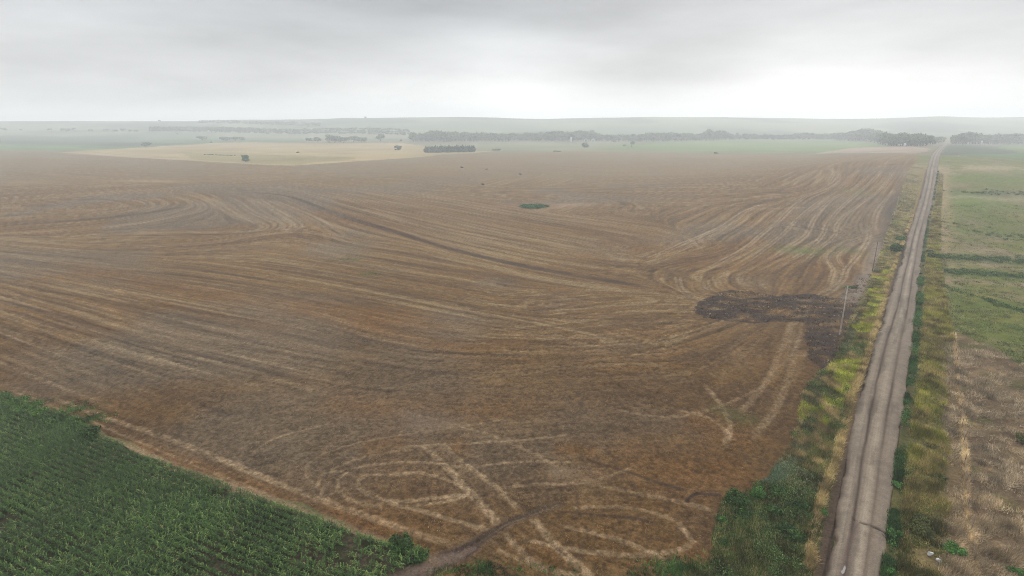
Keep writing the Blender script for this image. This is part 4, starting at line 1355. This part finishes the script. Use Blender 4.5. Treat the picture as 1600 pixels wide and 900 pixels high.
for i, (a, b_, hh, ww) in enumerate([(5, 203, 4, 8), (8, 204, 3.5, 6), (33, 204.5, 3.5, 4), (78, 204.5, 4, 7), (98, 205, 5, 6), (104, 206, 6, 11), (116, 204, 5, 7), (142, 205.5, 4.5, 7), (166, 206, 6, 7),
                                     (180, 206.5, 4.5, 9), (193, 205, 4.5, 8), (204, 206.5, 4, 7), (213, 206.5, 4, 7), (277, 210.5, 2.5, 3)]):
    place_tree(a, b_, hh, ww, "small hazy tree scattered along the far pale slope at the left", faces=220, group="hazy trees on the far left slope")
for a, b_, hh, ww, lb in [(571, 184.8, 3, 5, "tiny tree on the hill skyline left of centre"), (250, 189.8, 2.8, 6, "tiny tree clump on the skyline at the left")]:
    p = at(a, b_ + 1.2)
    m = p[1] / FPX
    t = make_tree(ww * m, hh * m * 1.5, 200, lb); t.location = (p[0], p[1], p[2] - .5)

# row of cedars
ced = None
for i, a in enumerate(np.linspace(666, 740, 26)):
    p = at(a, 238.6 - (a - 666) / 74 * 1.2 + random.uniform(-.3, .3))
    m = (p[1] * CP - (p[2] - CAM_H) * SP) / FPX
    hh = random.choice([9.5, 10, 10, 9.8, 11.3 if 670 < a < 725 else 9.5]) * m; ww = 9.0 * m
    if i < 4:
        root = empty("cedar_tree", (0, 0, 0))
        tag(root, "dark conical cedar standing in the dense row before the woodland", "cedar tree", "cedars in the dense row")
        lumps = [(random.uniform(-.06, .06) * ww, random.uniform(-.06, .06) * ww, hh * z_, ww * r_ * random.uniform(.9, 1.1), ww * r_ * random.uniform(.9, 1.1), hh * .16) for z_, r_ in
                 ((.1, .44), (.24, .5), (.4, .48), (.56, .42), (.7, .33), (.82, .22), (.92, .12))]
        v, c = leaf_cloud(lumps, 650, ww * .085, [(40, 60, 46), (48, 70, 52), (34, 50, 40), (56, 78, 58)], GP)
        mesh_np("crown", v, np.arange(len(v)), 4, M_LEAF, np.clip(c, .006, .5), parent=root)
        MB().add(*tube([(0, 0, -.3), (0, 0, hh * .5), (0, 0, hh * .9)], [.22, .14, .04])).build("trunk", M_BARK, root)
        protos = (protos + [(root, hh)]) if i else [(root, hh)]
        root.location = p; root.rotation_euler = (0, 0, random.uniform(0, 6))
    else:
        pr, ph = random.choice(protos)
        s_ = hh / ph
        copy_tree(pr, p, random.uniform(0, 6.28), (random.uniform(.9, 1.15), random.uniform(.9, 1.15), s_))


weeds_left()
weeds_right()
weeds_pasture()

# woods along the creek, reading as one mass
def wood(name, base, tops, label, step, depth, cols=GREENS, faces=330, rows_=3, base2=None):
    vv, cc = [], []
    bx = [b[0] for b in base]; by = [b[1] for b in base]
    tx = [t[0] for t in tops]; ty = [t[1] for t in tops]
    a = bx[0]
    mb = MB()
    while a < bx[-1]:
        for rr_ in range(rows_):
            aa = a + random.uniform(-.5, .5) * step
            p0 = at(aa, np.interp(aa, bx, by))
            d = rr_ * depth + random.uniform(0, depth * .7)
            f_ = (p0[1] + d) / p0[1]
            x, y = p0[0] * f_, p0[1] * f_
            z = float(height(x, y))
            m = (y * CP - (z - CAM_H) * SP) / FPX
            _, byy = proj(x, y, z)
            hpx = byy - np.interp(aa, tx, ty) + random.uniform(-2.2, .5)
            if rr_ == 0: hpx *= random.uniform(.55, .95)
            hpx = max(hpx, 3.5)
            h_ = hpx * m; w_ = max(h_ * random.uniform(.75, 1.15), 10, 7.5 * m)
            lum = [(l[0] + x, l[1] + y, l[2] + z, *l[3:]) for l in round_lumps(w_, h_, 7, .1)]
            v, c = leaf_cloud(lum, faces, w_ * .085, cols, GP)
            vv.append(v); cc.append(c)
            mb.add(*tube([(x, y, z - .5), (x + .4, y, z + h_ * .4), (x, y, z + h_ * .7)], [h_ * .025, h_ * .018, h_ * .006], 5))
        a += step * random.uniform(.6, 1.3)
    v = np.concatenate(vv); c = np.concatenate(cc)
    nl = len(v)
    tv = np.array(mb.v); tl = np.concatenate([np.array(f_) for f_ in mb.f]) + nl
    tt = np.array([len(f_) for f_ in mb.f])
    tcol = np.repeat(C(70, 62, 54)[None], len(tv), 0)
    o = mesh_np(name, np.concatenate([v, tv]), np.concatenate([np.arange(nl), tl]), np.concatenate([np.full(nl // 4, 4), tt]), M_LEAF, np.clip(np.concatenate([c, tcol]), .006, .5))
    tag(o, label, "woodland", kind="stuff")


wood("creek_woodland", [(644, 221), (700, 222), (800, 221.5), (900, 221), (1000, 222), (1080, 221), (1130, 219), (1310, 218.5)],
     [(644, 209), (680, 202), (740, 204.5), (800, 207), (870, 203), (925, 202.5), (940, 208.5), (1000, 208), (1012, 204.5), (1050, 205), (1098, 207), (1106, 199), (1112, 202), (1130, 203), (1140, 207), (1180, 208),
      (1230, 209), (1262, 205), (1275, 208), (1310, 206)],
     "hazy belt of creek woodland running across the middle distance", 4.0, 40)
wood("roadside_woodland", [(1306, 219.5), (1360, 222), (1384, 228.5), (1440, 229), (1474, 223)],
     [(1306, 207), (1335, 200), (1348, 197.5), (1362, 199), (1378, 204), (1390, 206), (1406, 204.5), (1422, 206), (1434, 205.5), (1448, 208), (1462, 212), (1468, 209), (1474, 216)],
     "domed hazy woodland left of the far end of the road", 4.0, 35)
wood("distant_woodland", [(1487, 226), (1560, 226), (1640, 225), (1800, 225)],
     [(1487, 212), (1492, 208), (1500, 205.5), (1512, 202), (1524, 206), (1540, 207), (1580, 206.5), (1610, 204.5), (1800, 204)],
     "blue grey woodland right of the far end of the road", 4.0, 35)
wood("hillside_woodland", [(236, 206), (320, 207), (400, 209.5), (500, 210), (560, 209.5), (640, 212)],
     [(236, 196), (300, 198), (340, 197), (400, 200), (500, 203), (560, 203), (640, 204)],
     "pale far woodland at the foot of the hills left of centre", 4.0, 60, faces=260)
wood("skyline_woodland", [(312, 192.5), (360, 193.5), (420, 196), (500, 199)], [(312, 187.5), (360, 188.2), (420, 188.8), (500, 194)], "faint wooded shoulder of the far hill at the left", 4.5, 80, faces=160, rows_=2)


# shrubs close to the camera
def shrub(px_, py_, wm, hm_, label, cols, faces, size, cat="shrub", name="shrub", lum=8, group=None):
    p = at(px_, py_)
    root = empty(name, (p[0], p[1], p[2]))
    tag(root, label, cat, group)
    lumps = []
    for _ in range(lum):
        a = random.uniform(0, 6.28); r = math.sqrt(random.random()) * .36 * wm
        s = random.uniform(.16, .3)
        hz = hm_ * random.uniform(.28, .75) * (1 - r / wm)
        lumps.append((math.cos(a) * r, math.sin(a) * r, hz, wm * s, wm * s, hm_ * random.uniform(.2, .32)))
    v, c = leaf_cloud(lumps, faces, size, cols, GP, .35)
    v[:, 2] = np.maximum(v[:, 2], -.1)
    mesh_np("foliage", v, np.arange(len(v)), 4, M_LEAF, np.clip(c, .006, .5), parent=root)
    mb = MB()
    for l in lumps:
        mb.add(*tube([(l[0] * .2, l[1] * .2, -.1), (l[0] * .7, l[1] * .7, l[2] * .6), (l[0], l[1], l[2])], [.035, .025, .01], 5))
    mb.build("stem", M_BARK, root)
    return root


DG = [(44, 62, 30), (54, 76, 36), (34, 48, 25), (68, 90, 46)]
BG = [(54, 88, 38), (64, 100, 44), (44, 70, 32), (80, 112, 54)]
OL = [(66, 72, 38), (78, 82, 44), (54, 60, 32), (92, 90, 52)]
shrub(1150, 785, 2.9, 2.0, "dark green shrub at the tip of the ditch beside the stubble, left of a twin", DG, 2600, .13)
shrub(1183, 780, 2.2, 1.9, "bright feathery shrub right of the dark shrub at the ditch tip", BG, 2000, .12)
shrub(1163, 808, 2.2, 1.4, "low dark shrub below the pair of shrubs at the ditch tip", DG, 1700, .12)
shrub(1206, 800, 2.0, 1.0, "low dark green shrub in the middle of the weedy verge", DG, 1300, .12)
shrub(1236, 838, 3.0, 1.8, "big dark leafy shrub near the straw grass line by the road", DG, 2600, .14)
shrub(1284, 806, 1.3, 1.2, "small bright shrub beside the straw line near the road crack", BG, 900, .11)
shrub(1250, 795, 2.4, 1.1, "dark spreading shrub above the big leafy one on the verge", DG, 1500, .12)
shrub(1215, 770, 2.4, 1.0, "dark shrub higher up the weedy verge under the pale weeds", DG, 1400, .12)
shrub(1130, 815, 1.2, .8, "small shrub on the edge between stubble and weedy verge", BG, 700, .1)
shrub(1130, 848, 1.4, .8, "small dark shrub at the left border of the weedy verge", DG, 700, .1)
shrub(1170, 870, 1.8, .7, "low tangled shrub near the bottom of the weedy verge", OL, 800, .1)
shrub(1396, 392, 7.0, 3.4, "dark green thicket on the left verge beyond the second pole", DG, 2600, .26)
shrub(1408, 376, 4.0, 2.4, "lighter thicket behind the dark one on the left verge", BG, 1300, .24)
shrub(1462, 404, 4.6, 2.6, "dark rounded bush right of the road opposite the verge thicket", DG, 1700, .24)
shrub(1452, 395, 3.2, 1.5, "low green bush hugging the right road edge", DG, 900, .2)
shrub(1490, 862, 2.3, 1.3, "bright green bush beside the two white rocks", BG, 1800, .11)
shrub(1442, 828, 3.4, 1.6, "olive drooping shrub mound on the right verge above the rocks", OL, 2600, .12)
shrub(1396, 838, 1.5, 1.2, "leafy bright shrub where the crack meets the right road edge", BG, 1000, .11)
shrub(1402, 760, 1.2, .9, "small bright green shrub on the right road edge", BG, 700, .11)
shrub(1392, 898, 1.2, .9, "green shrub on the right road edge at the bottom", BG, 700, .11)
shrub(1590, 898, 1.8, .9, "bright green clump in the straw pasture at the bottom right corner", BG, 900, .1)
shrub(1600, 690, 3.2, 1.0, "olive green clump in the straw pasture at the right edge", OL, 1200, .12)
shrub(1460, 700, 2.0, .9, "olive clump bulging from the right verge into the straw", OL, 1100, .11)
shrub(1468, 752, 2.0, .9, "lower olive clump bulging from the right verge below another", OL, 1100, .11)
shrub(626, 856, 2.8, 1.9, "dark round shrub at the tip of the corn field", DG, 2200, .13)
shrub(656, 872, 2.2, .9, "low shrub spilling from the corn tip towards the mud", DG, 1200, .12)
shrub(142, 682, 3.4, 2.0, "dark bushy clump on the corn edge at the left", DG, 2000, .15)
shrub(118, 672, 2.6, 1.4, "smaller dark clump left of the bushy clump on the corn edge", DG, 1300, .14)
for i, (a, b_, w_) in enumerate([(6, 624, 3.2), (28, 630, 3.2), (48, 640, 2.8), (66, 646, 2.8), (84, 655, 2.8), (100, 662, 2.6)]):
    shrub(a, b_, w_ * 1.3, 1.15, "bright green bush in the hedge-like strip topping the corn edge", [(62, 90, 40), (74, 100, 46), (50, 72, 34), (88, 108, 54)] if i < 4 else DG, 1300, .16, group="bushes along the upper corn edge")

# oval weed island in the stubble
p = at(834, 323.5)
root = empty("weed_patch", p)
tag(root, "oval island of dark green weeds alone in the stubble", "weed patch")
lumps = [(random.uniform(-7, 7), random.uniform(-5, 5), .5, 2.4, 2.4, .9) for _ in range(60)]
lumps = [l for l in lumps if (l[0] / 7.2) ** 2 + (l[1] / 5.2) ** 2 < 1]
v, c = leaf_cloud(lumps, 5200, .3, [(52, 82, 50), (62, 94, 56), (44, 68, 42), (72, 102, 62)], GP, .3)
v[:, 2] = np.maximum(v[:, 2], -.2)
mesh_np("foliage", v, np.arange(len(v)), 4, M_LEAF, np.clip(c, .006, .5), parent=root)


# ------------------------------------------------------------------ utility poles
def utility_pole(pb, ptop, label, wood):
    b = at(*pb)
    m = (b[1] * CP - (b[2] - CAM_H) * SP) / FPX
    hgt = abs(pb[1] - ptop[1]) * m / .97
    root = empty("utility_pole", b)
    tag(root, label, "utility pole", "utility poles along the left verge")
    MB().add(*tube([(0, 0, -.5), (.03, 0, hgt * .5), (.0, 0, hgt)], [.15, .13, .10], 10)).build("shaft", wood, root)
    arm = MB()
    arm.add(*tube([(-.55, -.16, hgt - .45), (0, -.15, hgt - .45), (.55, -.14, hgt - .45)], [.05, .05, .05], 6))
    arm.build("crossarm", wood, root)
    for sx in (-.45, .45):
        MB().add(*tube([(sx, -.15, hgt - .42), (sx, -.15, hgt - .3), (sx, -.15, hgt - .22)], [.03, .05, .03], 8)).build("insulator", M_INS, root)
    return root


M_INS = mat_plain("porcelain", C(150, 150, 150), .3, .5, .05)
utility_pole((1311.5, 524), (1325, 446), "pale weathered utility pole standing at the dark ploughed patch", M_WOOD)
utility_pole((1363, 424), (1370.5, 378), "thin dark utility pole beyond the pale one, below the verge thicket", M_DARKWOOD)
utility_pole((1399, 335), (1404, 308), "tiny far pale utility pole on the dark strip beside the verge", M_WOOD)

# ------------------------------------------------------------------ pasture fence
root = empty("wire_fence", (W_FENCE[0][0], W_FENCE[0][1], height(*W_FENCE[0])))
tag(root, "sagging post and wire fence running along the straw pasture", "fence")
org = np.array(root.location)
s = np.arange(3, 210, 5.0)
px_f = np.interp(s, Lf, W_FENCE[:, 0]); py_f = np.interp(s, Lf, W_FENCE[:, 1]); pz_f = height(px_f, py_f)
for i in range(len(s)):
    b = np.array([px_f[i], py_f[i], pz_f[i]]) - org
    lx = random.uniform(-.06, .06)
    MB().add(*tube([b + (0, 0, -.3), b + (lx * .5, 0, .5), b + (lx, 0, 1.15)], [.05, .045, .035], 6)).build("post", M_DARKWOOD, root)
mw_ = mat_plain("fence_wire", C(120, 112, 106), .5, .5, .1)
for hz in (.4, .75, 1.05):
    MB().add(*tube([np.array([px_f[i], py_f[i], pz_f[i] + hz]) - org for i in range(len(s))], [.006] * len(s), 4)).build("wire", mw_, root)

# ------------------------------------------------------------------ white rocks in the ditch
M_ROCK = mat_plain("pale_rock", C(214, 212, 212), .85, .2, .1, 5)


def rock(px_, py_, dims, rot, label, seed):
    import bmesh
    p = at(px_, py_)
    bm = bmesh.new(); bmesh.ops.create_icosphere(bm, subdivisions=3, radius=1)
    rg = random.Random(seed)
    cuts = [np.array([rg.gauss(0, 1), rg.gauss(0, 1), rg.gauss(0, 1)]) for _ in range(11)]
    cuts = [c_ / np.linalg.norm(c_) for c_ in cuts]
    for v_ in bm.verts:
        c_ = np.array(v_.co)
        for k in cuts:
            t_ = c_ @ k
            if t_ > .58: c_ = c_ - k * (t_ - .58)
        v_.co = c_ * np.array(dims) * .72
    me = bpy.data.meshes.new("rock"); bm.to_mesh(me); bm.free(); me.materials.append(M_ROCK)
    o = link(bpy.data.objects.new("rock", me))
    o.location = (p[0], p[1], p[2] + dims[2] * .38 + .02); o.rotation_euler = rot
    return tag(o, label, "rock")


rock(1452.5, 869, (.40, .36, .62), (.2, .35, .4), "upright white rock in the roadside weeds, the left of two", 3)
rock(1466, 877, (.62, .40, .38), (0, .1, .2), "flat white rock lying right of the upright one", 5)

# ------------------------------------------------------------------ round straw bales
M_BALE = mat_plain("bale_straw", C(150, 128, 100), .95, .1, .3, 6)


def bale(px_, py_, rz, label):
    p = at(px_, py_)
    root = empty("straw_bale", p, rz)
    tag(root, label, "straw bale", "round bales on the far stubble")
    r_, l_, seg = .95, 1.6, 28
    mb = MB(); V_, F_ = [], []
    prof = [(-l_ / 2, r_ * .9), (-l_ / 2 + .08, r_), (-l_ / 4, r_ * 1.01), (0, r_), (l_ / 4, r_ * 1.01), (l_ / 2 - .08, r_), (l_ / 2, r_ * .9)]
    for a, rad in prof:
        for k in range(seg):
            t_ = 2 * math.pi * k / seg
            V_.append((a, rad * math.cos(t_), max(r_ * .93 + rad * math.sin(t_), 0)))
    for i in range(len(prof) - 1):
        for k in range(seg):
            F_.append((i * seg + k, i * seg + (k + 1) % seg, (i + 1) * seg + (k + 1) % seg, (i + 1) * seg + k))
    mb.add(V_, F_); mb.build("roll", M_BALE, root)
    for sx in (-1, 1):
        e = MB(); V_ = [(sx * (l_ / 2 + .03), 0, r_ * .93)]; F_ = []
        for rad, off in ((.45, .035), (.85, .005)):
            for k in range(seg):
                t_ = 2 * math.pi * k / seg
                V_.append((sx * (l_ / 2 + off), r_ * rad * math.cos(t_), r_ * .93 + r_ * rad * math.sin(t_)))
        for k in range(seg):
            F_.append((0, 1 + k, 1 + (k + 1) % seg)); F_.append((1 + k, 1 + seg + k, 1 + seg + (k + 1) % seg, 1 + (k + 1) % seg))
        e.add(V_, F_); e.build("end_face", mat_bale_end, root)
    return root


mat_bale_end = mat_plain("bale_end_straw", C(176, 156, 128), .95, .1, .25, 9)
bale(754.5, 289, .5, "round straw bale nearest the camera in the far stubble")
bale(813, 273.5, 1.2, "round straw bale farther off beside pale furrow marks")


# ------------------------------------------------------------------ cattle
def cow_mesh():
    me = bpy.data.meshes.new("cow")
    P = {'pelvis': (-.62, 0, 1.08, .33), 'belly': (-.1, 0, 1.0, .37), 'chest': (.45, 0, 1.05, .36), 'neck': (.85, 0, 1.12, .2), 'poll': (1.15, 0, 1.0, .14), 'muzzle': (1.42, 0, .72, .09),
         'tail1': (-.95, 0, 1.2, .05), 'tail2': (-1.02, 0, .6, .035)}
    E = [('pelvis', 'belly'), ('belly', 'chest'), ('chest', 'neck'), ('neck', 'poll'), ('poll', 'muzzle'), ('pelvis', 'tail1'), ('tail1', 'tail2')]
    for s_, sy in (('l', .2), ('r', -.2)):
        P['h1' + s_] = (-.72, sy, .8, .17); P['h2' + s_] = (-.85, sy, .45, .08); P['h3' + s_] = (-.76, sy, .02, .07)
        P['f1' + s_] = (.48, sy, .72, .13); P['f2' + s_] = (.52, sy, .4, .075); P['f3' + s_] = (.48, sy, .02, .065)
        P['e' + s_] = (1.12, sy * 1.2, 1.08, .05)
        E += [('pelvis', 'h1' + s_), ('h1' + s_, 'h2' + s_), ('h2' + s_, 'h3' + s_), ('chest', 'f1' + s_), ('f1' + s_, 'f2' + s_), ('f2' + s_, 'f3' + s_), ('poll', 'e' + s_)]
    ks = list(P)
    me.from_pydata([P[k][:3] for k in ks], [(ks.index(a), ks.index(b)) for a, b in E], [])
    o = bpy.data.objects.new("cow", me)
    link(o)
    md = o.modifiers.new("skin", 'SKIN')
    sv = me.skin_vertices[0].data if me.skin_vertices else None
    if sv is None:
        bpy.context.view_layer.objects.active = o
        o.select_set(True)
        bpy.ops.object.modifier_add(type='SKIN')
        sv = me.skin_vertices[0].data
    for i, k in enumerate(ks):
        sv[i].radius = (P[k][3], P[k][3]); sv[i].use_root = (i == 0)
    ss = o.modifiers.new("smooth", 'SUBSURF'); ss.levels = ss.render_levels = 1
    dg = bpy.context.evaluated_depsgraph_get()
    me2 = bpy.data.meshes.new_from_object(o.evaluated_get(dg))
    me2.name = "cow"
    bpy.data.objects.remove(o)
    me2.materials.clear(); me2.materials.append(mat_plain("dark_hide", C(46, 40, 38), .8, .2, .2, 2))
    return me2


cm_ = cow_mesh()
for a, b_ in [(320.5, 242.3), (325, 242.3), (327.5, 242.6), (330, 242.4), (332.5, 242.7), (337.5, 243), (341, 243), (343.5, 243.2), (346, 243.4), (349, 243.4), (351.5, 243.5), (355, 243.6), (357.5, 243.6), (360, 243.7), (362.5, 243.6), (367.5, 243.7),
              (377, 243.6), (379, 243.8)]:
    p = at(a + random.uniform(-.4, .4), b_)
    o = link(bpy.data.objects.new("cow", cm_))
    o.location = p; o.rotation_euler = (0, 0, random.choice([0, math.pi]) + random.uniform(-.6, .6))
    s_ = random.uniform(1.0, 1.2); o.scale = (s_, s_, s_)
    tag(o, "dark cow in the line of cattle beside the lone green tree", "cow", "dark cattle grazing in a line")

# ------------------------------------------------------------------ pale farm structures at the wood
M_PALE = mat_plain("pale_metal_cladding", C(225, 228, 230), .6, .4, .06)
M_ROOF = mat_plain("pale_roof", C(190, 196, 200), .6, .4, .08)


def silo(px_, py_, hpx, label):
    p = at(px_, py_)
    m = (p[1] * CP) / FPX
    h_ = hpx * m
    root = empty("silo", p); tag(root, label, "silo")
    r_ = max(1.2, h_ * .16)
    MB().add(*tube([(0, 0, -.5), (0, 0, h_ * .5), (0, 0, h_ * .86)], [r_] * 3, 20)).build("tank", M_PALE, root, True)
    MB().add(*tube([(0, 0, h_ * .862), (0, 0, h_ * .93), (0, 0, h_)], [r_ * 1.05, r_ * .55, r_ * .1], 20)).build("roof", M_ROOF, root, True)


def shed(px_, py_, wpx, hpx, label):
    p = at(px_, py_)
    m = (p[1] * CP) / FPX
    w, h_, d_ = wpx * m, hpx * m, wpx * m * 1.4
    root = empty("farm_shed", p, random.uniform(-.3, .3)); tag(root, label, "shed")
    x, y = w / 2, d_ / 2; e = h_ * .68
    V_ = [(-x, -y, -.5), (x, -y, -.5), (x, y, -.5), (-x, y, -.5), (-x, -y, e), (x, -y, e), (x, y, e), (-x, y, e), (0, -y, h_ * .97), (0, y, h_ * .97)]
    MB().add(V_, [(0, 1, 5, 8, 4), (2, 3, 7, 9, 6), (1, 2, 6, 5), (3, 0, 4, 7)]).build("wall", M_PALE, root, False)
    ov = .3
    rf = MB()
    for s_ in (-1, 1):
        a = [(s_ * (x + ov), -y - ov, e - .2), (s_ * (x + ov), y + ov, e - .2), (0, y + ov, h_), (0, -y - ov, h_)]
        b = [(u_, v_, w_ + .12) for u_, v_, w_ in a]
        rf.add(a + b, [(0, 1, 2, 3), (7, 6, 5, 4), (0, 4, 5, 1), (1, 5, 6, 2), (2, 6, 7, 3), (3, 7, 4, 0)])
    rf.build("roof", M_ROOF, root, False)
    MB().add([(-w * .2, -y - .03, 0), (w * .2, -y - .03, 0), (w * .2, -y - .03, e * .8), (-w * .2, -y - .03, e * .8),
              (-w * .2, -y - .08, 0), (w * .2, -y - .08, 0), (w * .2, -y - .08, e * .8), (-w * .2, -y - .08, e * .8)],
             [(4, 5, 6, 7), (0, 4, 7, 3), (5, 1, 2, 6), (7, 6, 2, 3)]).build("door", M_BARK, root, False)


silo(892, 222, 8, "slim pale silo before the woodland, left of two pale sheds")
shed(915, 220.5, 5, 4.5, "pale farm shed before the woodland, nearer the silo")
shed(927, 221, 5, 4.5, "pale farm shed before the woodland, farther right from the silo")
silo(1413, 229.5, 6, "tiny pale silo at the foot of the woodland left of the road")
silo(1533, 226.5, 7, "slim pale silo before the woodland right of the road")
